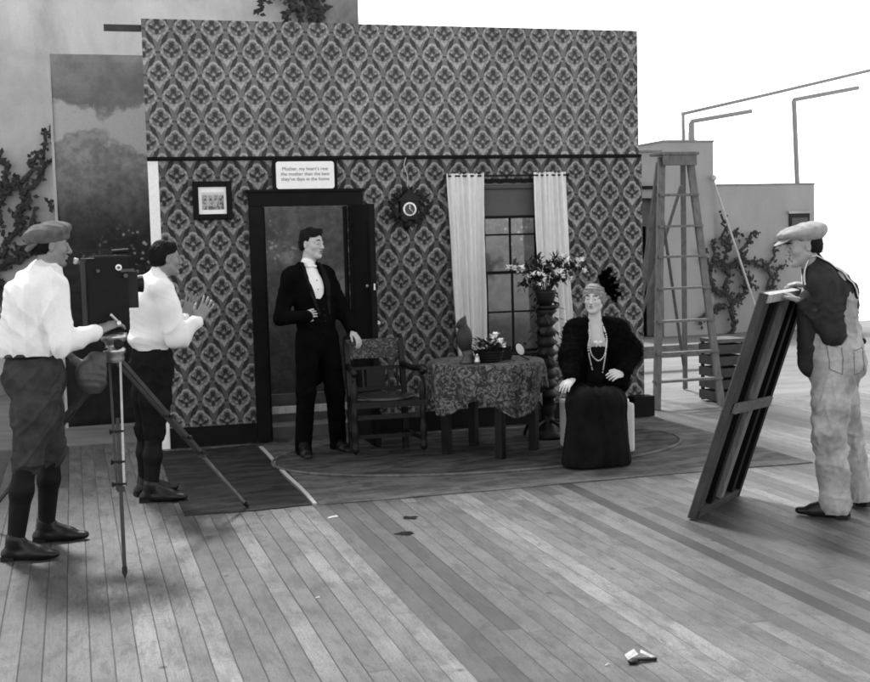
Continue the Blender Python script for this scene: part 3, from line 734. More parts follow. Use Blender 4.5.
# pipes / awning rods on the roof
pf = thing('awning_pipe', (9.76, 18.2, 3.11), 'short bent pipe standing on the taller middle block of the rooftop hut', 'pipe', 'bent awning pipes on the rooftop hut')
b = MB(); b.tube([(9.76, 18.2, 3.13), (9.76, 18.2, 3.44)], .05, 8); b.build('post', m_pipe, pf)
b = MB(); b.tube([(9.76, 18.2, 3.46), (10.86, 18.2, 3.63)], .036, 8); b.ball((9.76, 18.2, 3.45), .03); b.build('arm', m_pipe, pf)
pf = thing('awning_pipe', (11.72, 18.2, 2.4), 'tall thin pipe with a bent arm on the right roof of the hut', 'pipe', 'bent awning pipes on the rooftop hut')
b = MB(); b.tube([(11.72, 18.2, 2.43), (11.66, 18.2, 3.81)], .042, 8); b.build('post', m_pipe, pf)
b = MB(); b.tube([(11.66, 18.2, 3.82), (12.90, 18.2, 4.03)], .036, 8); b.ball((11.66, 18.2, 3.82), .03); b.build('arm', m_pipe, pf)
b = MB(); b.tube([(9.70, 18.4, 3.60), (11.3, 18.4, 3.93), (14.3, 18.4, 4.57)], .032, 6); b.tube([(14.3, 18.4, 4.58), (14.3, 18.4, -.01)], .04, 6); b.tube([(9.72, 18.4, 3.60), (9.72, 18.4, 3.14)], .025, 6)
tag(b.build('overhead_rail', m_pipe), 'long slanting overhead rail crossing the white sky at upper right', 'rail')
sp = thing('distant_spire', (31.4, 60, -9), 'faint pale domed tower with a thin spire far beyond the rooftop hut', 'tower')
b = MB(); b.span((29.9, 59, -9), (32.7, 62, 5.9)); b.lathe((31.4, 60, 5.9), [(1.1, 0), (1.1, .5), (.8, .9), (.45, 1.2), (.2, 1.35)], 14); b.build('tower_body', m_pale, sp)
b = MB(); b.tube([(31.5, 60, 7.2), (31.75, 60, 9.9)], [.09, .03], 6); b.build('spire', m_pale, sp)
# leaning rod on the hut
b = MB(); b.tube([(10.0, 17.93, 2.5), (10.66, 17.5, .0)], .02, 6); b.ball((10.0, 17.92, 2.53), .05)
tag(b.build('leaning_rod', m_lwood), 'thin rod leaning against the grey hut wall between creeper branches', 'rod')

# ------------------------------------------------------------------ creepers
def creeper(label, paths, y, r0, lsize, dens, seed, group=None, base=None):
    rr = random.Random(seed); t = thing('climbing_creeper', base or (paths[0][0][0], y, paths[0][0][1]), label, 'creeper', group)
    st = MB(); lf = MB()
    for P_ in paths:
        pts = smooth_path([(x, y - .03, z) for x, z in P_], 8)
        pts = [p + Vector((.03 * math.sin(p.z * 17 + p.x * 9) + rr.uniform(-1, 1) * r0 * .8, rr.uniform(-1, 0) * r0, rr.uniform(-1, 1) * r0 * .8)) for p in pts]
        n = len(pts); st.tube(pts, [r0 * (1 - .65 * i / n) for i in range(n)], 6)
        for i in range(n - 1):
            L = (pts[i + 1] - pts[i]).length
            for _ in range(int(L * dens * (.4 + rr.random() * 1.2))):
                c = pts[i].lerp(pts[i + 1], rr.random()) + Vector((rr.gauss(0, .035), rr.uniform(-.07, 0), rr.gauss(0, .035)))
                a = rr.uniform(0, 6.28); lf.leaf(c, (math.cos(a), rr.uniform(-.8, .1), math.sin(a)), (0, -1, .4), lsize * rr.uniform(.6, 1.3), lsize * .36)
    st.build('stem', m_bark, t); lf.build('foliage', m_vleaf, t); return t
creeper('dark leafy creeper branching diagonally over the pale wall at the far left edge', [
    [(-1.05, 1.0), (-.85, 1.52), (-.62, 1.86), (-.50, 2.40), (-.30, 2.78), (-.10, 3.10)], [(-.62, 1.9), (-.42, 2.35), (-.15, 2.72)],
    [(-1.2, 3.0), (-.78, 2.72), (-.66, 2.50), (-.75, 2.2), (-.80, 1.9)], [(-.78, 2.3), (-.55, 2.5)],
    [(-.75, 1.45), (-.55, 1.62), (-.42, 1.75), (-.40, 2.15)], [(-.5, 1.6), (-.25, 1.75), (-.12, 1.98), (-.20, 2.20)], [(-.9, 1.5), (-.8, 1.1), (-.85, .6)]],
    15, .045, .075, 46, 3)
creeper('creeper fronds spreading from the dark corner pier above the wallpapered wall', [
    [(2.9, 4.1), (2.72, 4.5), (2.52, 4.60), (2.36, 4.55), (2.24, 4.40)], [(2.95, 4.2), (2.8, 4.62), (2.6, 4.75), (2.4, 4.78)], [(3.0, 4.3), (2.9, 4.75), (2.75, 5.0)],
    [(3.0, 4.0), (3.0, 5.2)], [(2.7, 4.48), (2.62, 4.38), (2.55, 4.36)]], 14.93, .03, .09, 50, 5)
creeper('dark creeper with wandering stems trained over the grey rooftop hut wall', [
    [(10.32, 0), (10.36, .35), (10.22, .62), (10.25, 1.0), (10.20, 1.4), (10.16, 1.95)], [(10.22, .62), (10.02, .72), (9.95, 1.05), (9.80, 1.35)],
    [(10.22, 1.0), (10.06, 1.15), (9.98, 1.55)], [(10.25, 1.0), (10.5, 1.25), (10.62, 1.50), (10.80, 1.66)], [(10.4, 1.1), (10.72, 1.16), (10.95, 1.02)],
    [(10.30, .5), (10.55, .62), (10.62, .9), (10.80, .72)], [(10.20, .45), (9.9, .35), (9.75, .18)], [(10.24, 1.5), (10.36, 1.62), (10.42, 1.58)], [(10.45, 1.2), (10.55, .95), (10.52, .75)]],
    18.0, .045, .075, 48, 8)
creeper('slim arching creeper at the right end of the grey hut, behind the workman’s cap', [
    [(11.05, 0), (11.02, .5), (11.05, 1.0), (11.15, 1.35), (11.3, 1.5), (11.45, 1.35)], [(11.03, .6), (11.2, .95), (11.35, 1.1)], [(11.05, 1.0), (10.95, 1.2)]], 18.04, .03, .07, 40, 9)

# ------------------------------------------------------------------ ladder, crate, plank
ld = thing('stepladder', (5.6, 10.9, 0), 'tall weathered wooden stepladder standing right of the set wall', 'ladder')
FL, FR = Vector((5.21, 10.44, 0)), Vector((5.90, 10.46, 0)); TL, TR = Vector((5.47, 10.80, 2.38)), Vector((5.78, 10.82, 2.38))
for a, c in ((FL, TL), (FR, TR)): b = MB(); b.bar(a, c, .032, .07, up=(1, 0, 0)); b.build('front_stile', m_ladder, ld)
for z in (.26, .52, .82, 1.13, 1.43, 1.72, 2.02, 2.2):
    t = z / 2.38; a = FL.lerp(TL, t); c = FR.lerp(TR, t); b = MB(); b.bar(a - Vector((.03, .0, 0)), c + Vector((.03, 0, 0)), .085, .022, up=(0, 0, 1)); b.build('tread', m_ladder, ld) if z < 2.2 else None
b = MB(); b.box((5.625, 10.84, 2.415), (.40, .26, .03)); b.box((5.625, 10.73, 2.35), (.36, .02, .10)); b.build('top_step', m_ladder, ld, bevel=.004)
for a, c in (((5.50, 10.92, 2.34), (5.55, 11.75, .0)), ((5.76, 10.92, 2.34), (6.20, 11.75, .0))): b = MB(); b.bar(a, c, .028, .045, up=(1, 0, 0)); b.build('rear_leg', m_ladder, ld)
b = MB(); b.bar((5.51, 10.96, 2.12), (6.14, 11.66, .25), .03, .014); b.bar((5.765, 10.97, 2.12), (5.54, 11.5, .72), .03, .014, up=(0, 1, 0)); b.build('cross_brace', m_ladder, ld)
cr = thing('slatted_crate', (6.09, 10.75, 0), 'dark slatted wooden crate on the floor behind the stepladder foot', 'crate')
b = MB()
for k in range(5): b.box((6.09, 10.60, .06 + k * .115), (.33, .018, .085), .0); b.box((6.09, 10.93, .06 + k * .115), (.33, .018, .085)); b.box((6.245, 10.765, .06 + k * .115), (.018, .31, .085))
for k in range(5): b.box((5.935, 10.765, .06 + k * .115), (.018, .31, .085))
build_split(b, 'slat', m_crate, cr); b = MB()
for x in (5.95, 6.23):
    for y in (10.622, 10.908): b.box((x, y, .29), (.03, .024, .58))
b.box((6.09, 10.765, .02), (.29, .30, .02)); build_split(b, 'corner_post', m_crate, cr)
b = MB(); b.box((6.09, 10.76, .60), (.32, .32, .035), .06); tag(b.build('folded_sack', m_canvas), 'folded grey sack lying on top of the slatted crate', 'sack')
pl = thing('low_bench', (6.9, 13.6, 0), 'long low plank bench on the sunlit roof beyond the stepladder', 'bench')
b = MB(); b.box((6.9, 13.6, .27), (2.2, .20, .05)); b.box((6.9, 13.49, .20), (2.0, .03, .10)); b.build('seat', m_ladder, pl)
for x in (6.05, 7.75): b = MB(); b.box((x, 13.6, .10), (.06, .22, .29)); b.build('leg', m_ladder, pl)
# ------------------------------------------------------------------ table and what stands on it
TC = Vector((3.0, 8.90, 0))
tb = thing('side_table', TC, 'small dark square-legged table half hidden by a patterned cloth', 'table')
for x, y in ((2.985, 8.545), (2.68, 8.915), (3.345, 8.80), (2.99, 9.20)):
    b = MB(); b.box((x, y, .36), (.062, .062, .685), .7); b.build('leg', m_dkwood, tb, bevel=.004)
b = MB(); b.lathe((TC.x, TC.y, .705), [(.001, -.02), (.415, -.02), (.425, 0), (.42, .006), (.001, .006)], 40); b.build('tabletop', m_dkwood, tb)
b = MB(); b.box((3.0, 8.87, .645), (.44, .44, .06), .73); b.build('apron', m_dkwood, tb)
# draped cloth
N, Mr = 180, 34; V = []; F = []
def hem(a):   # squarish cloth: corners hang lower
    q = abs(math.cos(2 * (a - .35))); return .21 + .20 * q ** 2 + .04 * math.sin(3 * a + 1)
for j in range(Mr + 1):
    for k in range(N):
        a = 2 * math.pi * k / N
        if j <= 8: r_ = .440 * (j / 8); z = .7165 + (.001 * math.sin(a * 3 + r_ * 20))
        else:
            t = (j - 8) / (Mr - 8); L = hem(a) * t
            w_ = math.sin(a * 11 + .8 * math.sin(a * 2)) * .6 + math.sin(a * 17 + 1) * .4
            r_ = .440 + .012 * min(t * 4, 1) + .042 * w_ * t ** .8 - .015 * t; z = .7165 - .006 * min(t * 8, 1) - L
        V.append((TC.x + r_ * math.cos(a), TC.y + r_ * math.sin(a), z))
for j in range(Mr):
    for k in range(N): p = j * N + k; q = j * N + (k + 1) % N; F.append((p, q, q + N, p + N))
o = link_mesh('tablecloth', V, F, m_tcloth, None, True); o.modifiers.new('s', 'SOLIDIFY').thickness = .004
tag(o, 'patterned dark tapestry cloth draped in folds over the round table top', 'tablecloth')
# parrot-like carved vase (dark tall figure)
zt = .722
vs = thing('figurine_vase', (2.80, 8.74, zt), 'tall dark bird figurine on a stoneware base at the table’s left', 'figurine')
S = SDF(.02); S.ell((2.785, 8.74, zt + .19), (.062, .05, .10), k=.02).ell((2.77, 8.74, zt + .295), (.036, .034, .042)).cone((2.745, 8.74, zt + .295), (2.715, 8.74, zt + .27), .016, .004).cone((2.80, 8.745, zt + .15), (2.855, 8.75, zt + .03), .026, .010).cone((2.775, 8.74, zt + .13), (2.79, 8.74, zt + .06), .022, .016)
S.cone((2.785, 8.74, zt + .33), (2.795, 8.74, zt + .35), .018, .008)
sdf_obj('bird', S, .006, m_leafd, vs)
b = MB(); b.lathe((2.805, 8.74, zt), [(.001, 0), (.055, 0), (.058, .01), (.04, .03), (.035, .06), (.045, .09), (.03, .10), (.001, .10)], 20); b.build('base', m_bag, vs, True)
b = MB(); b.lathe((2.855, 8.66, zt), [(.001, 0), (.02, 0), (.024, .02), (.016, .04), (.018, .055), (.001, .055)], 14); b.ball((2.855, 8.66, zt + .065), .012)
tag(b.build('salt_cellar', m_metal, None, True), 'tiny pale metal pot standing in front of the bird figurine', 'pot')
fb = thing('flower_basket', (2.99, 8.78, zt), 'low dark basket filled with white blossoms in the middle of the table', 'basket')
b = MB(); prof = [(.001, 0), (.085, 0), (.10, .03), (.115, .08), (.12, .085), (.11, .085), (.09, .03), (.001, .02)]
b.lathe((2.99, 8.78, zt), prof, 26)
for k in range(4): b.tube([(2.99 + (.093 + .006 * k) * math.cos(2 * math.pi * q / 24), 8.78 + (.093 + .006 * k) * math.sin(2 * math.pi * q / 24), zt + .012 + .021 * k) for q in range(25)], .005, 5, False)
b.build('basket_body', m_iron, fb, True)
rr = random.Random(2); b = MB(); lb = MB()
def bloom(b, c, r, rr, n=11):
    for k in range(n):
        a = rr.uniform(0, 6.28); e = rr.uniform(-.4, 1.0); b.leaf(c, (math.cos(a), math.sin(a), e), (0, 0, 1), r, r * .42)
    b.ball(c, r * .35, 6, 4)
for c in ((2.925, .15), (2.99, .185), (3.01, .20), (3.035, .155), (3.06, .12), (2.97, .15), (2.91, .115), (3.0, .14)):
    bloom(b, (c[0] + .02, 8.74 + rr.uniform(-.04, .03), zt + c[1]), .040, rr, 13)
for k in range(170):
    a = rr.uniform(0, 6.28); q = rr.uniform(0, .13); lb.leaf((2.99 + q * math.cos(a), 8.78 + q * math.sin(a) * .8, zt + rr.uniform(.06, .16)), (math.cos(a), math.sin(a), rr.uniform(-.3, 1)), (0, 0, 1), .06, .015)
b.build('blossoms', m_flower, fb); lb.build('leaves', m_leafd, fb)
mr = thing('oval_photo_stand', (3.22, 8.74, zt), 'small tilted oval white picture on an easel at the table’s right', 'picture stand')
rot = Matrix.Rotation(R(-38), 3, 'Y') @ Matrix.Rotation(R(20), 3, 'X')
b = MB(); b.ball((3.225, 8.74, zt + .085), (.032, .006, .058), 24, 12, rot); b.build('oval_plate', m_paper, mr, True)
b = MB(); ring = [Vector((3.225, 8.737, zt + .085)) + rot @ Vector((.035 * math.cos(t), 0, .062 * math.sin(t))) for t in [2 * math.pi * k / 30 for k in range(31)]]; b.tube(ring, .005, 6, False)
b.bar((3.205, 8.77, zt + .11), (3.165, 8.80, zt), .008, .008); b.bar((3.24, 8.76, zt + .03), (3.30, 8.74, zt), .008, .008); b.ball((3.275, 8.76, zt + .125), .013); b.build('easel', m_iron, mr)
b = MB(); b.box((3.13, 8.86, zt + .045), (.11, .07, .085), .2); b.box((3.13, 8.86, zt + .095), (.12, .08, .015), .2)
tag(b.build('trinket_box', m_iron, bevel=.004), 'plain black box behind the white blossoms on the table', 'box')

# ------------------------------------------------------------------ plant stand
px, py = 3.66, 9.30
ps = thing('plant_stand', (px, py, 0), 'tall black turned pedestal between the table and the seated woman', 'plant stand')
prof = [(.001, 0), (.15, 0), (.15, .03), (.09, .05), (.075, .09), (.055, .12), (.05, .2), (.075, .26), (.05, .32)]
z = .32
while z < 1.02: prof += [(.058, z), (.095, z + .035), (.058, z + .07)]; z += .085
prof += [(.06, 1.04), (.11, 1.06), (.11, 1.08), (.001, 1.08)]
b = MB(); b.lathe((px, py, .0175), prof, 22); b.build('turned_column', m_dkwood, ps, True)
b = MB()
for k in range(5): a = k * 1.2566; b.tube(smooth_path([(px + .05 * math.cos(a), py + .05 * math.sin(a), .16), (px + .16 * math.cos(a), py + .16 * math.sin(a), .12), (px + .2 * math.cos(a), py + .2 * math.sin(a), .03)]), .014, 6)
build_split(b, 'scroll_foot', m_dkwood, ps)
pp = thing('potted_flowers', (px, py, 1.0985), 'potted flowers with pale sprays standing on the tall black pedestal', 'potted plant')
b = MB(); b.lathe((px, py, 1.0985), [(.001, 0), (.05, 0), (.075, .05), (.085, .10), (.09, .12), (.08, .12), (.06, .02), (.001, .02)], 20); b.build('pot', m_iron, pp, True)
st = MB(); lf = MB(); fl = MB(); rr = random.Random(11)
tips = [(-.27, .0, 1.42, 1), (-.19, -.05, 1.36, 1), (-.13, 0, 1.45, 0), (-.05, .05, 1.49, 0), (.03, 0, 1.42, 0), (.09, -.04, 1.50, 0), (.16, 0, 1.44, 1), (.26, .0, 1.40, 1), (.20, .05, 1.33, 1), (-.22, .04, 1.27, 0), (.10, -.1, 1.33, 1), (-.08, -.1, 1.34, 1), (.32, 0, 1.42, 1)]
for dx, dy, z, w_ in tips:
    tip = Vector((px + dx, py + dy, z)); pth = smooth_path([(px + dx * .08, py + dy * .1, 1.19), (px + dx * .5, py + dy * .5, 1.19 + (z - 1.19) * .75), tip]); st.tube(pth, .005, 5)
    for p in pth[4:]:
        for _ in range(3): a = rr.uniform(0, 6.28); lf.leaf(p + Vector((rr.gauss(0, .012), rr.gauss(0, .02), rr.gauss(0, .012))), (math.cos(a), rr.uniform(-.6, .4), math.sin(a)), (0, 0, 1), .062, .018)
    if w_: 
        for _ in range(4): bloom(fl, tip + Vector((rr.gauss(0, .028), rr.gauss(0, .02), rr.gauss(0, .025))), .040, rr, 10)
for k in range(60):      # trailing leaves down the column
    t = rr.random(); a = rr.uniform(0, 6.28); lf.leaf((px + .10 * math.cos(a), py + .10 * math.sin(a), 1.22 - t * .72), (math.cos(a), math.sin(a), -rr.uniform(.2, 1.5)), (0, 0, 1), .07, .02)
st.build('stems', m_leafd, pp); lf.build('leaves', m_leafd, pp); fl.build('blossoms', m_flower, pp)

# ------------------------------------------------------------------ armchair
ac = thing('carved_armchair', (2.23, 9.1, 0), 'dark carved oak armchair with a leather seat beside the standing man', 'armchair')
def turned(a, c, r0, name='leg'):
    a, c = Vector(a), Vector(c); L = (c - a).length; n = 26; prof = []
    for i in range(n + 1):
        t = i / n; prof.append((r0 * (.78 + .28 * abs(math.sin(t * math.pi * 4.5)) if .1 < t < .9 else r0 * 1.12), t * L))
    b = MB(); b.lathe(a, prof, 12, (c - a)); b.build(name, m_dkwood, ac, True)
fl_, fr_, bl_, br_ = (1.965, 8.90), (2.485, 8.87), (2.03, 9.34), (2.46, 9.31)
turned((fl_[0], fl_[1], .01), (fl_[0], fl_[1], .66), .026); turned((fr_[0], fr_[1], .01), (fr_[0], fr_[1], .66), .026)
for x, y in (bl_, br_):
    b = MB(); b.bar((x, y, .02), (x, y, .45), .042, .042, up=(0, 1, 0)); b.bar((x, y, .45), (x, y + .09, .885), .04, .035, up=(0, 1, 0)); b.ball((x, y + .09, .90), .022); b.build('back_post', m_dkwood, ac)
b = MB(); V = [(fl_[0] - .02, fl_[1] - .025, .41), (fr_[0] + .02, fr_[1] - .025, .41), (br_[0], br_[1] + .02, .41), (bl_[0], bl_[1] + .02, .41)]
V = V + [(x, y, .455) for x, y, z in V]; b.add(V, [(3, 2, 1, 0), (4, 5, 6, 7), (0, 1, 5, 4), (1, 2, 6, 5), (2, 3, 7, 6), (3, 0, 4, 7)]); b.build('seat_rail', m_dkwood, ac)
S = SDF(.01); S.ell((2.235, 9.10, .462), (.25, .23, .035)); sdf_obj('seat', S, .01, m_chair_leather, ac)
b = MB(); b.box((2.245, 9.405, .80), (.40, .022, .13), -.06); b.box((2.245, 9.41, .872), (.44, .03, .03), -.06); b.build('crest_panel', m_carved, ac)
b = MB(); b.box((2.245, 9.375, .66), (.40, .022, .025), -.06); b.box((2.245, 9.34, .50), (.40, .022, .03), -.06)
b.box((2.245, 9.357, .58), (.15, .012, .14), -.06)
for k in range(6):
    x = 2.075 + k * .068
    if abs(x - 2.245) > .08: b.bar((x, 9.345 - (x - 2.24) * .06, .51), (x, 9.375 - (x - 2.24) * .06, .66), .014, .014, up=(0, 1, 0))
b.build('back_spindles', m_dkwood, ac)
for (a, c) in ((fl_, bl_), (fr_, br_)):
    b = MB(); b.tube(smooth_path([(a[0], a[1] - .03, .665), (a[0], a[1] + .05, .69), ((a[0] + c[0]) / 2, (a[1] + c[1]) / 2, .675), (c[0], c[1] + .04, .685)]), [.024] * 18 + [.02], 8); b.build('arm', m_dkwood, ac, True)
b = MB(); b.bar((fl_[0], fl_[1], .16), (bl_[0], bl_[1], .16), .024, .03); b.bar((fr_[0], fr_[1], .16), (br_[0], br_[1], .16), .024, .03); b.bar(((fl_[0] + bl_[0]) / 2, 9.12, .16), ((fr_[0] + br_[0]) / 2, 9.09, .16), .024, .03)
b.bar((fl_[0], fl_[1], .34), (fr_[0], fr_[1], .34), .02, .035); b.build('stretcher', m_dkwood, ac)

# ------------------------------------------------------------------ movie camera on tripod
mc = thing('movie_camera', (.2, 7.03, 1.16), 'dark wooden box movie camera on the tripod between two men in white shirts', 'movie camera')
b = MB(); b.box((.165, 7.03, 1.40), (.22, .20, .40), .16); b.build('camera_body', m_camw, mc, bevel=.006)
b = MB(); b.box((.20, 7.03, 1.605), (.20, .17, .012), .16); b.box((.17, 6.99, 1.628), (.05, .03, .03), .16); b.tube([(.21, 7.02, 1.63), (.30, 7.04, 1.635)], .014, 10); b.build('viewfinder', m_iron, mc)
b = MB(); b.box((.300, 7.05, 1.42), (.06, .15, .20), .16); b.tube([(.325, 7.055, 1.45), (.37, 7.062, 1.45)], [.045, .050], 18); b.build('lens_shade', m_iron, mc)
b = MB(); b.lathe((.24, 6.935, 1.545), [(.001, 0), (.017, 0), (.017, .010), (.010, .014), (.001, .014)], 20, (.15, -1, 0)); b.build('footage_dial', m_paper, mc)
b = MB(); b.lathe((.24, 6.914, 1.545), [(.001, 0), (.008, 0), (.008, .006), (.001, .006)], 10, (.15, -1, 0)); b.lathe((.275, 6.93, 1.50), [(.001, 0), (.012, 0), (.012, .012), (.001, .012)], 14, (.15, -1, 0)); b.lathe((.13, 6.92, 1.53), [(.001, 0), (.010, 0), (.010, .012), (.001, .012)], 14, (.15, -1, 0)); b.box((.285, 6.94, 1.528), (.07, .012, .016), .16); build_split(b, 'knob', m_bag, mc)
b = MB(); b.box((.058, 7.0, 1.40), (.012, .15, .36), .16); b.build('door_edge', m_iron, mc)
b = MB(); b.tube([(.19, 6.92, 1.29), (.19, 6.86, 1.29)], .008, 8); b.tube([(.19, 6.86, 1.29), (.225, 6.85, 1.25)], .007, 8); b.tube([(.225, 6.85, 1.25), (.225, 6.80, 1.25)], .012, 8); b.build('crank', m_metal, mc)
tp = thing('tripod', (.2, 7.0, 0), 'wooden camera tripod with splayed legs under the movie camera', 'tripod')
H0 = Vector((.2, 7.02, 1.10))
b = MB(); b.lathe((.2, 7.02, 1.02), [(.001, 0), (.045, 0), (.055, .02), (.05, .045), (.06, .05), (.062, .075), (.045, .085), (.05, .11), (.07, .125), (.075, .16), (.001, .165)], 24); b.build('pan_head', m_metal, tp, True)
b = MB(); b.lathe((.22, 6.95, 1.125), [(.001, 0), (.026, 0), (.028, .015), (.014, .018), (.014, .026), (.001, .026)], 16, (.1, -1, 0)); b.build('crank_wheel', m_iron, tp)
def tleg(foot, mat2, knobs=True):
    top = H0 + Vector((0, 0, -.05)); F_ = Vector(foot); d = (F_ - top); mid = top + d * .62; side = d.cross(Vector((0, 0, 1))).normalized()
    b = MB(); b.bar(top + side * .030, mid + side * .018, .013, .022); b.bar(mid + side * .02, mid - side * .02, .03, .03)
    l = b.build('leg', m_tripw, tp)
    b = MB(); b.bar(top - side * .030, mid - side * .018, .012, .020); b.build('rail', mat2 if foot[0] < .5 and foot[1] < 7 else m_tripw, l)
    b = MB(); b.bar(top + d * (.30 if foot[0] < .5 else .62), F_ - d * .03, .020, .016); b.build('slider', m_tripw if foot[0] < .5 else m_ladder, l)
    b = MB(); b.lathe(F_ - d * .045, [(.013, 0), (.014, .03), (.002, d.length * .045)], 8, d)
    for t in (.36, .5, .6): 
        if knobs: b.lathe(top + d * t, [(.009, 0), (.009, .035), (.014, .036), (.014, .045), (.001, .046)], 8, side); b.bar(top + d * t + side * .03, top + d * t - side * .03, .03, .014)
    build_split(b, 'metal_fitting', m_iron, l)
tleg((.178, 6.262, 0), m_tripl); tleg((.992, 7.657, 0), m_tripl); tleg((-.62, 7.75, 0), m_tripw)
bg = thing('leather_bag', (.07, 6.95, .93), 'slouched dark leather bag hanging from the tripod head', 'bag')
S = SDF(.03); S.cone((.10, 6.93, 1.04), (.085, 6.93, .93), .055, .070, (0, 1, 0), 1.3); S.ell((.05, 6.93, .965), (.065, .05, .09))
sdf_obj('pouch', S, .007, m_bag, bg, folds=[lambda V: fold(V, .012, 60, [(1, 0, .3), (.6, .5, 1)], .4, 4)])
b = MB(); b.tube(smooth_path([(.06, 6.93, 1.04), (.10, 6.93, 1.09), (.16, 6.96, 1.10)]), .007, 6); b.build('strap', m_leath, bg)

m_midst = M('greyed_flat_timber', .16, .8, .35, 7, bmp=.3, sc=(5, 5, .8))
# ------------------------------------------------------------------ canvas flat being carried
B0, B1 = Vector((3.34, 6.31, .012)), Vector((3.92, 6.808, .012)); T0, T1 = Vector((3.622, 5.985, 1.315)), Vector((4.20, 6.483, 1.315))
cf = thing('leaning_flat', (3.63, 6.56, 0), 'narrow scenery flat tilted on edge, its timber back facing the workman', 'scenery flat')
ed = (B1 - B0).normalized(); upv = (T0 - B0).normalized(); nn_ = ed.cross(upv).normalized()
if nn_.x < 0: nn_ = -nn_
def fp(u, v, d=0): return B0 + (B1 - B0) * u + (T0 - B0) * v + nn_ * d
b = MB(); q = [fp(0, 0), fp(1, 0), fp(1, 1), fp(0, 1)]; b.add(q + [p - nn_ * .006 for p in q], [(0, 1, 2, 3), (7, 6, 5, 4), (0, 4, 5, 1), (1, 5, 6, 2), (2, 6, 7, 3), (3, 7, 4, 0)]); b.build('canvas', m_canvas, cf)
W_ = (B1 - B0).length; Hh = (T0 - B0).length
def stile(name, u, v0, v1, w, t, mat): b = MB(); b.bar(fp(u, v0, t / 2 + .001), fp(u, v1, t / 2 + .001), w, t, up=nn_); 
def railbar(a, c, w, t, mat, name):
    z = (c - a).normalized(); x = z.cross(nn_).normalized(); b = MB(); b.box((a + c) / 2, (w, t, (c - a).length), mat=Matrix((x, nn_, z)).transposed()); return b.build(name, mat, cf, bevel=.002)
railbar(fp(.018, 0, .020), fp(.018, 1, .020), .028, .038, m_crate, 'edge_stile'); railbar(fp(.10, .04, .018), fp(.10, .96, .018), .08, .030, m_crate, 'inner_stile'); railbar(fp(.97, 0, .022), fp(.97, 1, .022), .05, .042, m_trim, 'edge_stile')
railbar(fp(.55, .04, .018), fp(.60, .96, .018), .070, .034, m_midst, 'middle_stile'); railbar(fp(.33, .04, .018), fp(.33, .96, .018), .05, .034, m_trim, 'inner_stile'); railbar(fp(.80, .04, .018), fp(.80, .96, .018), .05, .034, m_trim, 'inner_stile')
railbar(fp(.06, .505, .050), fp(.94, .475, .050), .06, .022, m_ladder, 'cross_rail'); railbar(fp(.06, .02, .022), fp(.94, .02, .022), .05, .042, m_crate, 'bottom_rail'); railbar(fp(.06, .98, .022), fp(.94, .98, .022), .05, .042, m_lwood, 'top_rail')

# ------------------------------------------------------------------ litter on the boards
pb = thing('crumpled_scrap', (2.04, 4.26, 0), 'torn white and dark scrap of packaging lying alone on the foreground boards', 'litter')
b = MB(); b.add([(1.995, 4.27, .004), (2.03, 4.25, .03), (2.035, 4.30, .035), (2.0, 4.31, .012)], [(0, 1, 2, 3)]); b.add([(2.045, 4.265, .030), (2.10, 4.225, .006), (2.105, 4.25, .010), (2.06, 4.29, .032)], [(0, 1, 2, 3)]); o = b.build('paper_flap', m_scrap, pb); o.modifiers.new('s', 'SOLIDIFY').thickness = .003
b = MB(); b.ball((2.0, 4.235, .010), (.022, .018, .010), 9, 6); b.bar((2.0, 4.245, .012), (2.10, 4.235, .008), .016, .01); b.build('dark_core', m_iron, pb)
for (x, y, s_, l, mt, nm) in ((1.43, 7.18, .035, 'small pale splinter on the boards just in front of the grey ground cloth', m_scrap, 'wood_chip'), (1.02, 5.55, .012, 'tiny white flake on the boards in front of the tripod', m_scrap, 'paper_flake'), (1.90, 4.25, .011, 'small white flake just left of the torn scrap', m_scrap, 'paper_flake')):
    b = MB(); b.add([(x - s_, y - s_ * .3, .002), (x + s_, y, .004), (x + s_ * .8, y + s_ * .5, .010), (x - s_ * .7, y + s_ * .3, .004)], [(0, 1, 2, 3)]); o = b.build(nm, mt); o.modifiers.new('s', 'SOLIDIFY').thickness = .002; tag(o, l, 'litter')
m_stain = M('oil_stain', .012, .9, .5, 40, bmp=0, spec=.05)
for (x, y, s_, l) in ((1.86, 6.99, .055, 'dark oil stain on the boards, the farther of the pair'), (1.73, 6.62, .062, 'dark oil stain on the boards, the nearer of the pair')):
    rr = random.Random(int(s_ * 1e4)); V = [(x, y, .0016)] + [(x + s_ * rr.uniform(.55, 1.1) * math.cos(t), y + s_ * 1.2 * rr.uniform(.5, 1.1) * math.sin(t), .0016) for t in [2 * math.pi * k / 18 for k in range(18)]]
    o = link_mesh('oil_stain', V, [(0, 1 + k, 1 + (k + 1) % 18) for k in range(18)], m_stain, None, False); tag(o, l, 'stain', 'pair of oil stains on the boards')
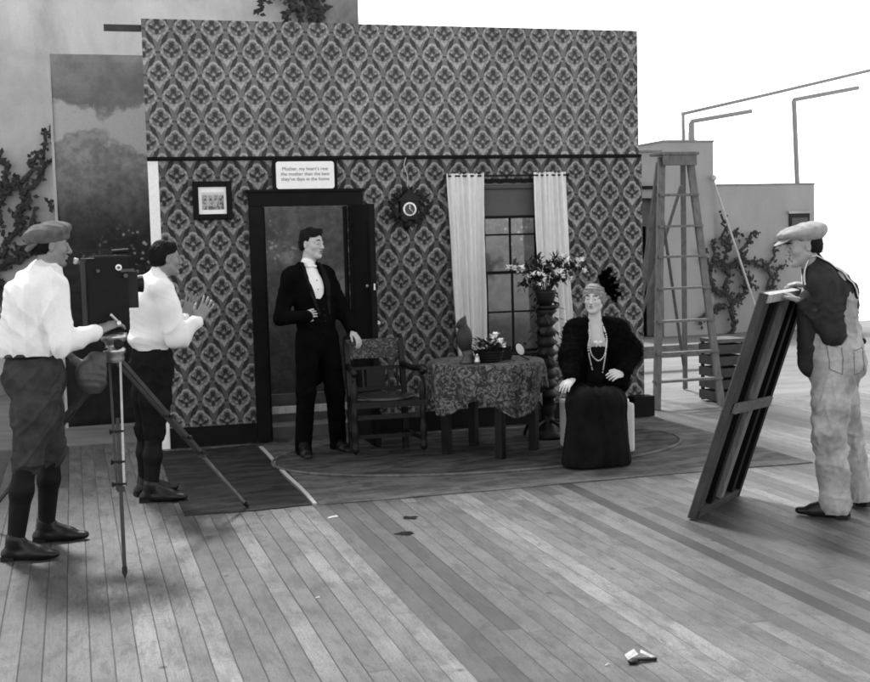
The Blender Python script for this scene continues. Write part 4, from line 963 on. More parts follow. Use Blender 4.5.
# ------------------------------------------------------------------ people
def frame(F, tilt=0.0, roll=0.0):
    F = nrm(F); U = nrm(np.array([0, 0, 1.0]) - F * F[2]); L = np.cross(U, F)
    F2 = F * math.cos(tilt) - U * math.sin(tilt); U2 = U * math.cos(tilt) + F * math.sin(tilt)   # tilt>0 looks down
    L3 = L * math.cos(roll) + U2 * math.sin(roll); U3 = U2 * math.cos(roll) - L * math.sin(roll)
    return np.stack([F2, L3, U3])
def hp(c, X, v, s=1.0): return A(c) + (v[0] * X[0] + v[1] * X[1] + v[2] * X[2]) * s
def head_prims(S, c, X, s=1.0, fem=False):
    g = lambda *v: hp(c, X, v, s)
    E = lambda p, r, k=.02, sub=False: S.ell(g(*p), A(r) * s, X, k, sub)
    C = lambda p, q, a, b, k=.012: S.cone(g(*p), g(*q), a * s, b * s, k=k)
    E((-.012, 0, .038), (.093, .074, .084)); E((.022, 0, -.022), (.064, .060, .088), .03)
    for y in (-1, 1):
        C((.0, y * .052, -.050), (.058, y * .016, -.092), .018, .015, .025)
        E((.052, y * .040, -.020), (.026, .022, .022), .02)
        C((.080, y * .012, .024), (.066, y * .048, .022), .011, .009, .012)
        E((-.008, y * .076, -.004), (.017, .008, .031), .006); E((-.004, y * .083, -.002), (.009, .005, .019), .004, True)
        E((.094, y * .031, .004), (.016, .017, .013), .012, True)
        E((.072, y * .031, .003), (.0135, .0135, .0135), .003)
        C((.086, y * .026, -.000 + .012), (.076, y * .044, .010), .0045, .0035, .005)
        C((.096, y * .010, -.030), (.094, y * .012, -.032), .0085, .008, .006)
    C((.082, 0, .022), (.107, 0, -.022), .009, .0115, .010); E((.106, 0, -.028), (.012, .011, .010), .008)
    C((.088, -.016, -.052), (.088, .016, -.052), .0075, .0075, .008); C((.086, -.013, -.064), (.086, .013, -.064), .0085, .0085, .008)
    E((.070, 0, -.094), (.022, .024, .020), .02); E((.0905, 0, -.058), (.010, .022, .0018), .003, True)
    E((.088, 0, -.079), (.008, .018, .005), .010, True)
def face_parts(body, c, X, s, m_b=None, brows=True, lips=True):
    m_b = m_b or m_hair; g = lambda *v: hp(c, X, v, s); rot = Matrix([list(r_) for r_ in X]).transposed()
    b = MB()
    for y in (-1, 1): b.ball(g(.0815, y * .031, .003), (.0055 * s, .0065 * s, .0065 * s), 10, 6, rot)
    build_split(b, 'iris', m_eye, body, True)
    if brows:
        b = MB()
        for y in (-1, 1): b.tube([g(.0925, y * .013, .030), g(.090, y * .030, .036), g(.076, y * .048, .030)], [.0035 * s, .0045 * s, .0025 * s], 6)
        build_split(b, 'eyebrow', m_b, body, True)
    if lips:
        b = MB(); b.tube([g(.0905, -.020, -.056), g(.0955, -.006, -.0535), g(.0955, .006, -.0535), g(.0905, .020, -.056)], [.002 * s, .0045 * s, .0045 * s, .002 * s], 6)
        b.tube([g(.089, -.016, -.061), g(.093, 0, -.065), g(.089, .016, -.061)], [.002 * s, .0045 * s, .002 * s], 6); build_split(b, 'lip', m_lips, body, True)
def hand_prims(S, w, tip, n, curl=.45, spread=.10, side=1, s=1.0, thumb_open=.8, curls=None):
    """w wrist, tip fingertip direction, n palm normal, side = which side the thumb leaves from"""
    w = A(w); d = nrm(A(tip) - w); n = A(n); n = nrm(n - d * (n @ d)); lat = np.cross(n, d) * side
    S.cone(w - d * .03 * s, w + d * .02 * s, .026 * s, .027 * s, n, 1.35, k=.012)
    S.cone(w + d * .025 * s, w + d * .075 * s, .034 * s, .039 * s, n, 2.7, k=.012)
    for i, (o, l) in enumerate(((.030, .90), (.010, 1.0), (-.010, .94), (-.029, .74))):
        a = (o / .03) * spread; dd = nrm(d * math.cos(a) + lat * math.sin(a)); p = w + d * .092 * s + lat * o * s
        p0 = w + d * .06 * s + lat * o * .8 * s; S.cone(p0, p, .0085 * s, .0092 * s, k=.006); cc = curls[i] if curls else curl
        for q, L in enumerate((.043, .027, .021)):
            th = cc * (.6 + .5 * q); nd = nrm(dd * math.cos(th) + n * math.sin(th)); dd = nd
            p2 = p + dd * L * l * s; S.cone(p, p2, (.0092 - .0009 * q) * s, (.0083 - .0009 * q) * s, k=.003); p = p2
    tb_ = w + d * .022 * s + lat * .024 * s; t1 = tb_ + nrm(d * .75 + lat * thumb_open + n * .25) * .042 * s; t2 = t1 + nrm(d + lat * .25 * thumb_open + n * .3) * .030 * s; t3 = t2 + nrm(d + n * .35) * .022 * s
    S.cone(tb_, t1, .0145 * s, .0115 * s, k=.010); S.cone(t1, t2, .0108 * s, .0098 * s, k=.004); S.cone(t2, t3, .0098 * s, .008 * s, k=.004)
def setup(J, F, sh=.175, hipw=.088, drop=.015, lean=None):
    F = nrm(F); L = np.cross([0, 0, 1.0], F); J = {k: A(v) for k, v in J.items()}
    J['F'] = F; J['L'] = L; nk = J['neck']
    top = nk - np.array([0, 0, .055]) ; base = .5 * (top + J['chest']) * np.array([1, 1, 0]) + np.array([0, 0, top[2]])
    J['top'] = base; J['shL'] = base + L * sh - [0, 0, drop]; J['shR'] = base - L * sh - [0, 0, drop]
    J['hipL'] = J['pelvis'] + L * hipw; J['hipR'] = J['pelvis'] - L * hipw
    return J
def torso(S, J, g=0.0, belly=0.0, low=True, k=.05):
    F = J['F']; L = J['L']
    S.cone(J['waist'], J['chest'], .142 + g, .158 + g, F, 1.42, k=k)
    S.cone(J['shL'] - L * .03, J['shR'] + L * .03, .060 + g, .060 + g, k=k)
    S.cone(J['chest'], J['top'] - [0, 0, .03], .155 + g, .11 + g, F, 1.45, k=k)
    S.cone(J['neck'] + [0, 0, .0], J['top'] + L * .10, .045 + g * .5, .045 + g, k=k); S.cone(J['neck'], J['top'] - L * .10, .045 + g * .5, .045 + g, k=k)
    if low: S.cone(J['waist'], J['pelvis'], .140 + g, .150 + g, F, 1.35, k=k)
def arms(S, J, g=0.0, k=.03, cuff=0.0, sides='LR', end=1.0):
    for c in sides:
        a, e, w = J['sh' + c], J['el' + c], J['wr' + c]; w2 = e + (w - e) * end
        S.cone(a, e, .052 + g, .040 + g, k=k); S.cone(e, w2, .040 + g, .028 + g + cuff, k=k)
def legs(S, J, g=0.0, k=.035, ends=1.0, top=.082):
    for c in 'LR':
        h, n, a = J['hip' + c], J['kn' + c], J['an' + c]
        S.cone(h, n, top + g, .055 + g, k=k); S.cone(n, n + (a - n) * .35, .052 + g, .055 + g, k=k); S.cone(n + (a - n) * .35, a, .053 + g, .036 + g, k=k)
def shoe(root, J, c, mat, h=.006, lift=0.0):
    a, t = J['an' + c], J['to' + c]; d = t - a; d[2] = 0; L = nrm(d); heel = np.array([a[0], a[1], .035 + lift]) - L * .045; ball = np.array([a[0], a[1], .034 + lift]) + L * .125; toe = ball + L * .075 - [0, 0, .006]
    S = SDF(.02); up = (0, 0, 1)
    S.cone(heel, ball, .036, .043, up, 1.15, k=.02); S.cone(ball, toe, .043, .034, up, 1.5, k=.02); S.cone(heel + L * .03 + [0, 0, .03], A([a[0], a[1], .115 + lift]), .042, .050, k=.02)
    S.cone(heel + L * .045 + [0, 0, .06], ball + [0, 0, .012], .036, .034, k=.02)
    zb = .004 + lift
    def fl(V, nn): V = V.copy(); V[:, 2] = np.maximum(V[:, 2], zb); return V
    o = sdf_obj('shoe', S, h, mat, root, post=fl)
    b = MB(); rz = math.atan2(L[1], L[0]); m_ = (heel + toe) / 2
    b.box((heel[0] + L[0] * .005, heel[1] + L[1] * .005, .013 + lift), (.07, .066, .022), rz); b.build('heel', m_iron, o); return o
def person(name, J, F, label, group=None, head=None, skin=m_skin, hands=None, fem=False, neck_r=.052, h=.0055, seat=False, s=.97):
    base = (J['pelvis'][0], J['pelvis'][1], 0)
    return thing('person', base, label, 'person', group)
def body_mesh(root, J, X, skin, hands, s=.97, h=.0046, g=-.018, neck_r=.050, low=True):
    S = SDF(.02); torso(S, J, g, k=.04); arms(S, J, g + .004, k=.02); legs(S, J, g)
    for c in 'LR': 
        a, t = J['an' + c], J['to' + c]; S.cone(A([a[0], a[1], max(.05, a[2] - .05)]), A([.45 * a[0] + .55 * t[0], .45 * a[1] + .55 * t[1], min(max(t[2], .0), .005) + .03]), .024, .016, k=.02); 
        S.cone(a, A([a[0], a[1], max(.05, a[2] - .05)]), .028, .028, k=.02)
    hc = J['head']; S.cone(J['neck'] - [0, 0, .03], hc - X[0] * .015 - X[2] * .045 * s, neck_r * 1.12, neck_r, k=.02)
    head_prims(S, hc, X, s)
    for c, kw in hands.items(): hand_prims(S, J['wr' + c], J['tip' + c], **kw)
    return sdf_obj('body', S, h, skin, root)
def hairdo(root, c, X, s, mat, name='hair', vol=.010, part=None, nape=-.06, front=.068, seed=1):
    g = lambda *v: hp(c, X, v, s); S = SDF(.012)
    S.ell(g(-.016, 0, .046), A((.093 + vol * .8, .074 + vol * .7, .080 + vol)) * s, X)
    S.ell(g(-.045, 0, .0), A((.066, .072, .075)) * s, X, .02); S.cone(g(.040, -.035, .098), g(.045, .04, .103), .014 * s, .018 * s, k=.03)
    S.ell(g(.075, 0, -.035), A((.085, .15, .098)) * s, X, .006, True)         # face left free
    S.ell(g(.105, 0, .03), A((.046, .060, .045)) * s, X, .008, True)
    S.ell(g(.03, 0, -.120), A((.17, .16, .085)) * s, X, .01, True)
    for y in (-1, 1): S.ell(g(.004, y * .085, -.005), A((.024, .03, .036)) * s, X, .006, True)
    F_ = X[0]; L_ = X[1]
    def strand(V): q = V @ L_; w = V @ F_; return .0012 * np.sin(q * 420 + 5 * np.sin(w * 47 + q * 25)) + .0010 * np.sin(q * 900 + w * 160) + .003 * np.sin(w * 60 + q * 50 + V[:, 2] * 40)
    o = sdf_obj(name, S, .0035, mat, root, folds=[strand]); pile(o, 'loose_strands', mat, 2600, .020, .0009, tuple(-X[0] * .9 - X[2] * .45), .22, seed); return o

JJ = {'cam': {'pelvis': (-0.218, 6.97, 0.972), 'waist': (-0.222, 6.97, 1.102), 'chest': (-0.192, 6.97, 1.383), 'neck': (-0.143, 6.97, 1.532), 'head': (-0.106, 6.97, 1.671), 'elR': (-0.077, 6.74, 1.166), 'wrR': (0.12, 6.8, 1.211), 'tipR': (0.217, 6.86, 1.252), 'elL': (-0.098, 7.15, 1.121), 'wrL': (0.009, 7.1, 1.019), 'tipL': (0.082, 7.1, 0.97), 'knR': (-0.281, 6.86, 0.578), 'anR': (-0.364, 6.85, 0.12), 'toR': (-0.19, 6.8, 0.017), 'knL': (-0.163, 7.16, 0.572), 'anL': (-0.213, 7.22, 0.114), 'toL': (-0.061, 7.2, 0.006)}, 'dir': {'pelvis': (0.474, 8.2, 0.89), 'waist': (0.473, 8.2, 1.008), 'chest': (0.485, 8.2, 1.275), 'neck': (0.531, 8.2, 1.45), 'head': (0.587, 8.2, 1.571), 'elR': (0.626, 8.0, 1.067), 'wrR': (0.76, 8.03, 1.175), 'tipR': (0.856, 8.1, 1.31), 'elL': (0.644, 8.37, 1.094), 'wrL': (0.711, 8.42, 1.169), 'tipL': (0.765, 8.44, 1.301), 'knR': (0.456, 8.12, 0.454), 'anR': (0.421, 8.1, 0.105), 'toR': (0.618, 8.05, 0.025), 'knL': (0.415, 8.3, 0.444), 'anL': (0.397, 8.35, 0.114), 'toL': (0.548, 8.4, 0.038)}, 'act': {'pelvis': (1.793, 9.39, 0.915), 'waist': (1.79, 9.39, 1.071), 'chest': (1.751, 9.39, 1.305), 'neck': (1.734, 9.39, 1.467), 'head': (1.779, 9.39, 1.643), 'elR': (1.507, 9.32, 1.087), 'wrR': (1.623, 9.15, 1.098), 'tipR': (1.764, 9.12, 1.139), 'elL': (2.012, 9.42, 1.107), 'wrL': (2.057, 9.32, 0.97), 'tipL': (2.106, 9.27, 0.877), 'knR': (1.679, 9.32, 0.508), 'anR': (1.651, 9.37, 0.105), 'toR': (1.653, 9.18, 0.057), 'knL': (1.927, 9.42, 0.482), 'anL': (1.959, 9.52, 0.084), 'toL': (1.993, 9.35, 0.028)}, 'lad': {'pelvis': (3.747, 8.5, 0.429), 'waist': (3.728, 8.45, 0.61), 'chest': (3.71, 8.4, 0.862), 'neck': (3.696, 8.4, 1.019), 'head': (3.682, 8.38, 1.162), 'elR': (3.426, 8.3, 0.737), 'wrR': (3.371, 8.08, 0.631), 'tipR': (3.26, 7.98, 0.584), 'elL': (3.961, 8.3, 0.753), 'wrL': (3.769, 8.1, 0.649), 'tipL': (3.621, 8.0, 0.66), 'knR': (3.432, 8.05, 0.458), 'anR': (3.447, 8.1, 0.118), 'toR': (3.38, 7.98, 0.085), 'knL': (3.649, 8.05, 0.445), 'anL': (3.644, 8.12, 0.1), 'toL': (3.566, 8.0, 0.074)}, 'wor': {'pelvis': (4.16, 6.1, 0.892), 'waist': (4.14, 6.1, 1.031), 'chest': (4.114, 6.1, 1.273), 'neck': (4.036, 6.1, 1.435), 'head': (3.965, 6.1, 1.561), 'elL': (3.999, 5.93, 1.105), 'wrL': (3.899, 6.08, 1.242), 'tipL': (3.865, 6.22, 1.301), 'elR': (4.207, 6.38, 1.164), 'wrR': (4.112, 6.37, 1.239), 'tipR': (4.044, 6.4, 1.294), 'knL': (4.066, 6.0, 0.507), 'anL': (4.126, 6.02, 0.13), 'toL': (4.074, 6.08, 0.035), 'knR': (4.351, 6.25, 0.463), 'anR': (4.442, 6.27, 0.103), 'toR': (4.408, 6.33, 0.003)}}

# ---- 1. camera operator at the left edge, seen from his right side and back
J = setup(JJ['cam'], (.93, .36, 0), .165); X = frame((.985, .17, 0), .10)
root = person('person', J, None, 'man at far left in backwards wool cap and white shirt, cranking the movie camera')
body = body_mesh(root, J, X, m_skin2, {'R': dict(n=(0.25, .5, -.85), curl=.55, side=-1, s=1.0), 'L': dict(n=(0, -.6, -.6), curl=.7, side=1)}, s=.95)
face_parts(body, J['head'], X, .95)
S = SDF(.05); F = J['F']; L = J['L']; torso(S, J, .026, low=False)
S.cone(J['waist'] - F * .01 + [0, 0, .02], J['chest'] - F * .03 - [0, 0, .05], .166, .160, F, 1.18, k=.05); S.ell(J['waist'] + [0, 0, .035], (.175, .165, .055), None, .05)
S.cone(J['waist'] - F * .05 + [0, 0, .08], J['chest'] - F * .055, .12, .125, k=.05)
for c in 'LR':
    S.cone(J['sh' + c], J['el' + c], .080, .068, k=.04); S.cone(J['el' + c] - [0, 0, .012], J['el' + c] + (J['wr' + c] - J['el' + c]) * .82, .068, .046, k=.03); S.cone(J['el' + c] + (J['wr' + c] - J['el' + c]) * .82, J['el' + c] + (J['wr' + c] - J['el' + c]) * .98, .036, .033, k=.01)
S.cone(J['neck'] - [0, 0, .025], J['neck'] + [.006, 0, .022], .060, .056, k=.015)
shirt = sdf_obj('shirt', S, .0065, m_shirt, root, folds=[lambda V: fold(V, .055, 22, [(1, .3, -.35), (.8, .5, .3), (1, -.2, .1)], .22, 11), lambda V: fold(V, .005, 60, [(.8, .2, -.5), (.3, 0, .6)], .3, 12)], hem=lambda V: V[:, 2] > J['waist'][2] - .015)
b = MB(); 
for t in np.linspace(-1.0, 2.4, 1): pass
ringp = [J['neck'] + A([.062 * math.cos(t), .060 * math.sin(t), .004 + .004 * math.cos(t)]) for t in [2 * math.pi * k / 30 for k in range(31)]]; b.tube(ringp, .009, 6, False); b.build('collar', m_shirt, root, True)
J['hipR'] = J['hipR'] - F * .0
S = SDF(.04); S.cone(J['waist'] - [0, 0, .005], J['pelvis'] + [0, 0, .02], .150, .178, F, 1.15, k=.04); S.ell(J['pelvis'] - F * .045 - [0, 0, .01], (.13, .14, .12), None, .05)
for c in 'LR':
    h_, n_, a_ = J['hip' + c], J['kn' + c], J['an' + c]
    S.cone(h_, h_ * .5 + n_ * .5 + [0, 0, 0], .118, .118, k=.05); S.cone(h_ * .5 + n_ * .5, n_ - [0, 0, .03], .112, .080, k=.04); S.cone(n_ - [0, 0, .03], n_ + (a_ - n_) * .22, .080, .060, k=.03)
sdf_obj('knickerbockers', S, .0065, m_tweed, root, folds=[lambda V: fold(V, .040, 24, [(.5, .1, .8), (.8, .3, -.5), (0.2, 1, .4)], .5, 21)])
b = MB(); b.tube([J['waist'] + A([.155 * math.cos(t) * 1.0, .152 * math.sin(t), -.012]) for t in [2 * math.pi * k / 36 for k in range(37)]], .014, 6, False); b.build('belt', m_leath, root, True)
for c in 'LR':
    n_, a_ = J['kn' + c], J['an' + c]; S = SDF(.02); p0 = n_ + (a_ - n_) * .15; S.cone(p0, n_ + (a_ - n_) * .45, .058, .061, k=.03); S.cone(n_ + (a_ - n_) * .45, a_ - [0, 0, .03], .060, .044, k=.03)
    sdf_obj('gaiter', S, .006, m_gait, root); shoe(root, J, c, m_leath)
g = lambda *v: hp(J['head'], X, v, .95)
S = SDF(.02); S.ell(g(-.02, 0, .078), (.125, .115, .052), frame(X[0], -.32), .02); S.ell(g(-.04, 0, .06), (.10, .095, .055), frame(X[0], -.35), .03); S.ell(g(.0, 0, .045), (.096, .082, .045), frame(X[0], -.25), .02)
S.ell(g(.06, 0, -.04), (.10, .12, .075), X, .01, True); S.ell(g(-.02, 0, -.06), (.15, .14, .072), X, .01, True)
cap = sdf_obj('cap', S, .005, m_cap, root, folds=[lambda V: fold(V, .010, 45, [(1, .5, .3), (.3, 1, .2)], .4, 31)])
S = SDF(.006); S.cone(g(-.085, -.03, .012), g(-.125, 0, -.028), .012, .008); S.cone(g(-.085, .03, .012), g(-.125, 0, -.028), .012, .008); S.cone(g(-.09, -.045, .01), g(-.09, .045, .01), .010, .010, k=.02); S.cone(g(-.115, -.03, -.016), g(-.115, .03, -.016), .008, .008, k=.02); S.ell(g(-.105, 0, -.008), (.038, .062, .008), frame(X[0], -.75), .02)
sdf_obj('cap_peak', S, .004, m_cap, cap)
hairdo(body, J['head'], X, .95, m_hair, vol=.004)
pi = thing('tobacco_pipe', g(.12, 0, -.07), 'curved tobacco pipe in the mouth of the man in the backwards cap', 'pipe')
b = MB(); b.tube(smooth_path([g(.094, -.004, -.058), g(.122, -.006, -.068), g(.138, -.006, -.088)]), .0045, 6); b.build('stem', m_leath, pi, True)
b = MB(); b.lathe(g(.138, -.006, -.094), [(.004, 0), (.012, .004), (.014, .03), (.010, .034), (.009, .008), (.001, .008)], 14, X[2] + X[0] * .15); b.build('bowl', m_pipew, pi, True)

# ---- 2. director clapping
J = setup(JJ['dir'], (.98, .2, 0), .165); X = frame((.97, .2, 0), .02)
root = person('person', J, None, 'bareheaded dark-haired man in white shirt clapping his hands beside the movie camera')
body = body_mesh(root, J, X, m_skin2, {'R': dict(n=(.0, 1, .15), curl=.12, side=-1, spread=.18), 'L': dict(n=(.1, -1, .1), curl=.12, side=1, spread=.18)}, s=.93)
face_parts(body, J['head'], X, .93); hairdo(body, J['head'], X, .94, m_hair, vol=.007)
F = J['F']; L = J['L']; S = SDF(.05); torso(S, J, .018, low=False); S.ell(J['waist'] + [-.01, 0, .05], (.145, .16, .065), None, .05); S.cone(J['waist'] - F * .05 + [0, 0, .07], J['chest'] - F * .045, .09, .10, k=.05)
for c in 'LR':
    S.cone(J['sh' + c], J['el' + c], .074, .062, k=.04); S.cone(J['el' + c] - [0, 0, .01], J['el' + c] + (J['wr' + c] - J['el' + c]) * .8, .064, .050, k=.03); S.cone(J['el' + c] + (J['wr' + c] - J['el' + c]) * .8, J['el' + c] + (J['wr' + c] - J['el' + c]) * .95, .038, .034, k=.01)
S.cone(J['neck'] - [0, 0, .02], J['neck'] + [.004, 0, .03], .058, .055, k=.012)
sdf_obj('shirt', S, .0065, m_shirt, root, folds=[lambda V: fold(V, .055, 23, [(1, .3, -.35), (.8, .5, .3), (1, -.2, .1)], .22, 15), lambda V: fold(V, .005, 60, [(.8, .2, -.5), (.3, 0, .6)], .3, 16)], hem=lambda V: V[:, 2] > J['waist'][2] - .02)
S = SDF(.03); n0 = J['neck']
b = MB(); b.tube([n0 + A([.060 * math.cos(t), .060 * math.sin(t), .016 - .008 * math.cos(t)]) for t in [2 * math.pi * k / 30 for k in range(31)]], .010, 6, False)
b.add([n0 + A(p) for p in ((-.05, -.05, .015), (-.13, -.07, -.045), (-.06, -.085, -.04), (.0, -.062, .01))], [(0, 1, 2, 3)]); b.build('collar', m_shirt, root, True)
S = SDF(.04); S.cone(J['waist'], J['pelvis'], .145, .160, F, 1.2, k=.04); S.ell(J['pelvis'] - F * .04, (.11, .13, .11), None, .05)
for c in 'LR':
    h_, n_, a_ = J['hip' + c], J['kn' + c], J['an' + c]; S.cone(h_, h_ * .5 + n_ * .5, .105, .100, k=.05); S.cone(h_ * .5 + n_ * .5, n_ + [0, 0, .0], .10, .070, k=.04); S.cone(n_, n_ + (a_ - n_) * .2, .070, .055, k=.03)
sdf_obj('breeches', S, .007, m_dwool, root, folds=[lambda V: fold(V, .016, 30, [(.5, .1, .8), (.8, .3, -.5)], .5, 22)])
for c in 'LR':
    n_, a_ = J['kn' + c], J['an' + c]; S = SDF(.02); S.cone(n_ + (a_ - n_) * .12, n_ + (a_ - n_) * .45, .056, .058, k=.03); S.cone(n_ + (a_ - n_) * .45, a_ - [0, 0, .03], .058, .043, k=.03); sdf_obj('boot_shaft', S, .007, m_gait, root); shoe(root, J, c, m_leath)

# ---- 3. actor in evening dress at the doorway
J = setup(JJ['act'], (.42, -.91, 0), .168); X = frame((.66, -.75, 0), .05, .0)
root = person('person', J, None, 'standing man in black evening suit with white shirt front, in the doorway')
body = body_mesh(root, J, X, m_skin, {'R': dict(n=(0, 1, -.2), curl=.7, side=1, s=.85), 'L': dict(n=(-.2, .2, -1), curl=.45, side=1, s=.9)}, s=.96)
face_parts(body, J['head'], X, .96); hairdo(body, J['head'], X, .97, m_hair, vol=.006)
F = J['F']; L = J['L']; S = SDF(.05); torso(S, J, .014, low=False); S.cone(J['waist'], J['pelvis'] + [0, 0, .02], .150, .160, F, 1.35, k=.05)
S.cone(J['waist'] - F * .07, J['pelvis'] - F * .07 - [0, 0, .28], .10, .11, F, 2.2, k=.05)
for c in 'LR': S.cone(J['sh' + c], J['el' + c], .070, .058, k=.04); S.cone(J['el' + c], J['el' + c] + (J['wr' + c] - J['el' + c]) * (1.38 if c == 'R' else .92), .058, .046, k=.03)
sx = J['top'] + F * .30
S.cone(J['neck'] + F * .16 - L * .01 - [0, 0, .02], J['waist'] + F * .17 + [0, 0, .05], .120, .062, k=.008, sub=True)
S.cone(J['neck'] + [0, 0, .02], J['neck'] + F * .12 - [0, 0, .05], .062, .062, k=.01, sub=True)
sdf_obj('tailcoat', S, .006, m_black, root, folds=[lambda V: fold(V, .012, 30, [(.6, .2, .8), (.8, .3, -.5)], .5, 23)])
S = SDF(.03); S.cone(J['neck'] - [0, 0, .06] + F * .01, J['chest'], .085, .135, F, 1.35, k=.04); S.cone(J['chest'], J['waist'] + [0, 0, .02], .140, .120, F, 1.42, k=.04); S.cone(J['neck'] - [0, 0, .025], J['neck'] + [0.006, -.004, .030], .058, .054, k=.012)
S2 = None; sdf_obj('shirt_front', S, .006, m_white, root)
b = MB(); bw = J['neck'] + F * .062 + A([0, 0, .006])
for sd in (-1, 1): b.ball(bw + L * sd * .022, (.022, .009, .012), 8, 6)
b.ball(bw, .009, 8, 6); b.build('bow_tie', m_white, root, True)
S = SDF(.03); S.cone(J['waist'] + [0, 0, .13] , J['waist'], .128, .140, F, 1.38, k=.03); S.cone(J['waist'], J['pelvis'] + [0, 0, .06], .142, .146, F, 1.36, k=.03); S.cone(J['neck'] + F * .16 - [0, 0, .02], J['waist'] + F * .17 + [0, 0, .05], .115, .055, k=.008, sub=True); sdf_obj('waistcoat', S, .006, m_black, root)
S = SDF(.04); S.cone(J['waist'] - [0, 0, .02], J['pelvis'], .136, .150, F, 1.3, k=.04)
for c in 'LR':
    h_, n_, a_ = J['hip' + c], J['kn' + c], J['an' + c]; S.cone(h_, n_, .098, .076, k=.04); S.cone(n_, a_ - [0, 0, .055], .074, .066, k=.03)
sdf_obj('trousers', S, .007, m_black, root, folds=[lambda V: fold(V, .010, 26, [(.4, .1, .9), (.8, .3, -.5)], .5, 24)])
for c in 'LR':
    shoe(root, J, c, m_leath); S = SDF(.01); S.cone(J['an' + c] + [0, 0, .06], J['an' + c] + (J['to' + c] - J['an' + c]) * .25 - [0, 0, .01], .044, .046, k=.01); sdf_obj('sock', S, .007, m_gait, root)
b = MB()
for c in 'LR': e, w = J['el' + c], J['wr' + c]; b.tube([e + (w - e) * .86, e + (w - e) * .97], [.038, .036], 14)
build_split(b, 'shirt_cuff', m_white, root, True)

tc_ = bpy.data.objects.get('tailcoat'); sf = surf([tc_]); F = J['F']; L = J['L']
for sd in (-1, 1):
    pts = []
    for i in range(15):
        t = i / 14; lat = .078 - .032 * t + .016 * math.sin(t * 3.14); q = J['neck'] * (1 - t) + (J['waist'] + A([0, 0, .03])) * t + L * sd * lat + A([0, 0, .03]) * (1 - t)
        h_ = sf(q + F * .5, -F, .004)
        if h_ is not None: pts.append(h_)
    if len(pts) > 3: n_ = len(pts); ribbon(pts, L, [.018 + .036 * math.sin(math.pi * min(1, (i + 1) / n_ * 1.1)) * (1 - i / n_ * .5) for i in range(n_)]).build('lapel', m_satin, tc_)
wc = bpy.data.objects.get('waistcoat'); sf2 = surf([wc, tc_])
for k in range(3):
    h_ = sf2(J['waist'] + A([0, 0, .07 - k * .045]) + F * .5, -F, .003)
    if h_ is not None: b = MB(); b.ball(h_, .006, 8, 6); b.build('button', m_iron, wc)
sfs = surf([bpy.data.objects.get('shirt_front')])
for k in range(2):
    h_ = sfs(J['chest'] + A([0, 0, .06 - k * .07]) + F * .5, -F, .001)
    if h_ is not None: b = MB(); b.ball(h_, .005, 8, 6); b.build('stud', m_iron, bpy.data.objects['shirt_front'])

# ---- 4. seated lady
JJ['lad']['head'] = tuple(A(JJ['lad']['head']) + A([0, 0, .018])); J = setup(JJ['lad'], (-.34, -.94, 0), .150, .085)
st_ = thing('upholstered_stool', (3.76, 8.58, 0), 'pale cloth-covered box seat beneath the woman in black', 'stool')
S = SDF(.03)
b = MB(); b.box((3.77, 8.57, .215), (.46, .46, .37), -.12); b.build('skirted_base', m_stool, st_, bevel=.02)
S = SDF(.02); S.ell((3.77, 8.57, .40), (.25, .25, .035)); sdf_obj('seat_cushion', S, .01, m_stool, st_)
X = frame((-.62, -.78, 0), -.02, -.03)
root = person('person', J, None, 'seated older woman in black fur wrap, long skirt, pearls and plumed turban')
body = body_mesh(root, J, X, m_skinp, {'R': dict(n=(0, .2, -1), curl=.35, side=1, s=.88), 'L': dict(n=(0, .7, -.6), curl=.55, side=1, s=.88)}, s=.89, g=-.022, neck_r=.043)
F = J['F']; L = J['L']; face_parts(body, J['head'], X, .89)
S = SDF(.04)   # dress bodice and skirt
S.cone(J['chest'] - [0, 0, .035], J['waist'], .130, .132, F, 1.3, k=.04); S.cone(J['waist'], J['pelvis'] + [0, 0, .05], .135, .17, k=.04)
dress = sdf_obj('bodice', S, .007, m_velvet, root)
S = SDF(.05)
for c in 'LR': S.cone(J['hip' + c] + [0, 0, .02], J['kn' + c] + [0, 0, .01], .12, .11, k=.06); S.cone(J['kn' + c] + [0, 0, .0], A([J['kn' + c][0], J['kn' + c][1] - .015, .05]), .105, .145, k=.06)
S.cone((J['knL'] + J['knR']) / 2, A([3.535, 8.10, .06]), .11, .19, k=.06); S.cone(A([3.63, 8.36, .33]), A([3.62, 8.26, .06]), .14, .20, k=.06); S.cone(A([3.47, 8.12, .3]), A([3.42, 8.08, .05]), .08, .12, k=.06)
sdf_obj('skirt', S, .008, m_velvet, root, folds=[lambda V: fold(V, .045, 34, [(1, .15, .03), (.9, -.2, .0), (.8, .5, .05)], .22, 41)], post=lambda V, nn: np.column_stack([V[:, 0], V[:, 1], np.maximum(V[:, 2], .022)]))
S = SDF(.06)   # fur wrap
for c, sg_ in (('R', -1), ('L', 1)):
    a, e, w = J['sh' + c], J['el' + c], J['wr' + c]
    S.cone(a + [0, 0, -.01], e + [0, 0, .05] - L * sg_ * .025, .084, .088, k=.06); S.cone(e + [0, 0, .02] - L * sg_ * .025, e + (w - e) * .80, .078, .058, k=.05)
    S.cone(J['neck'] + L * sg_ * .075 - [0, 0, .03] - F * .01, J['chest'] + L * sg_ * .135 + F * .03, .055, .075, k=.05)
    S.cone(J['chest'] + L * sg_ * .135 + F * .03, J['waist'] + L * sg_ * .15 + F * .05 - [0, 0, .05], .080, .085, k=.05)
S.cone(J['shL'], J['shR'], .085, .085, k=.05); S.cone(J['chest'] - F * .07, J['waist'] - F * .06 - [0, 0, .04], .15, .16, F, 1.4, k=.05)
S.ell(J['wrL'] + A([-.02, .05, -.06]), (.09, .09, .09), None, .05)
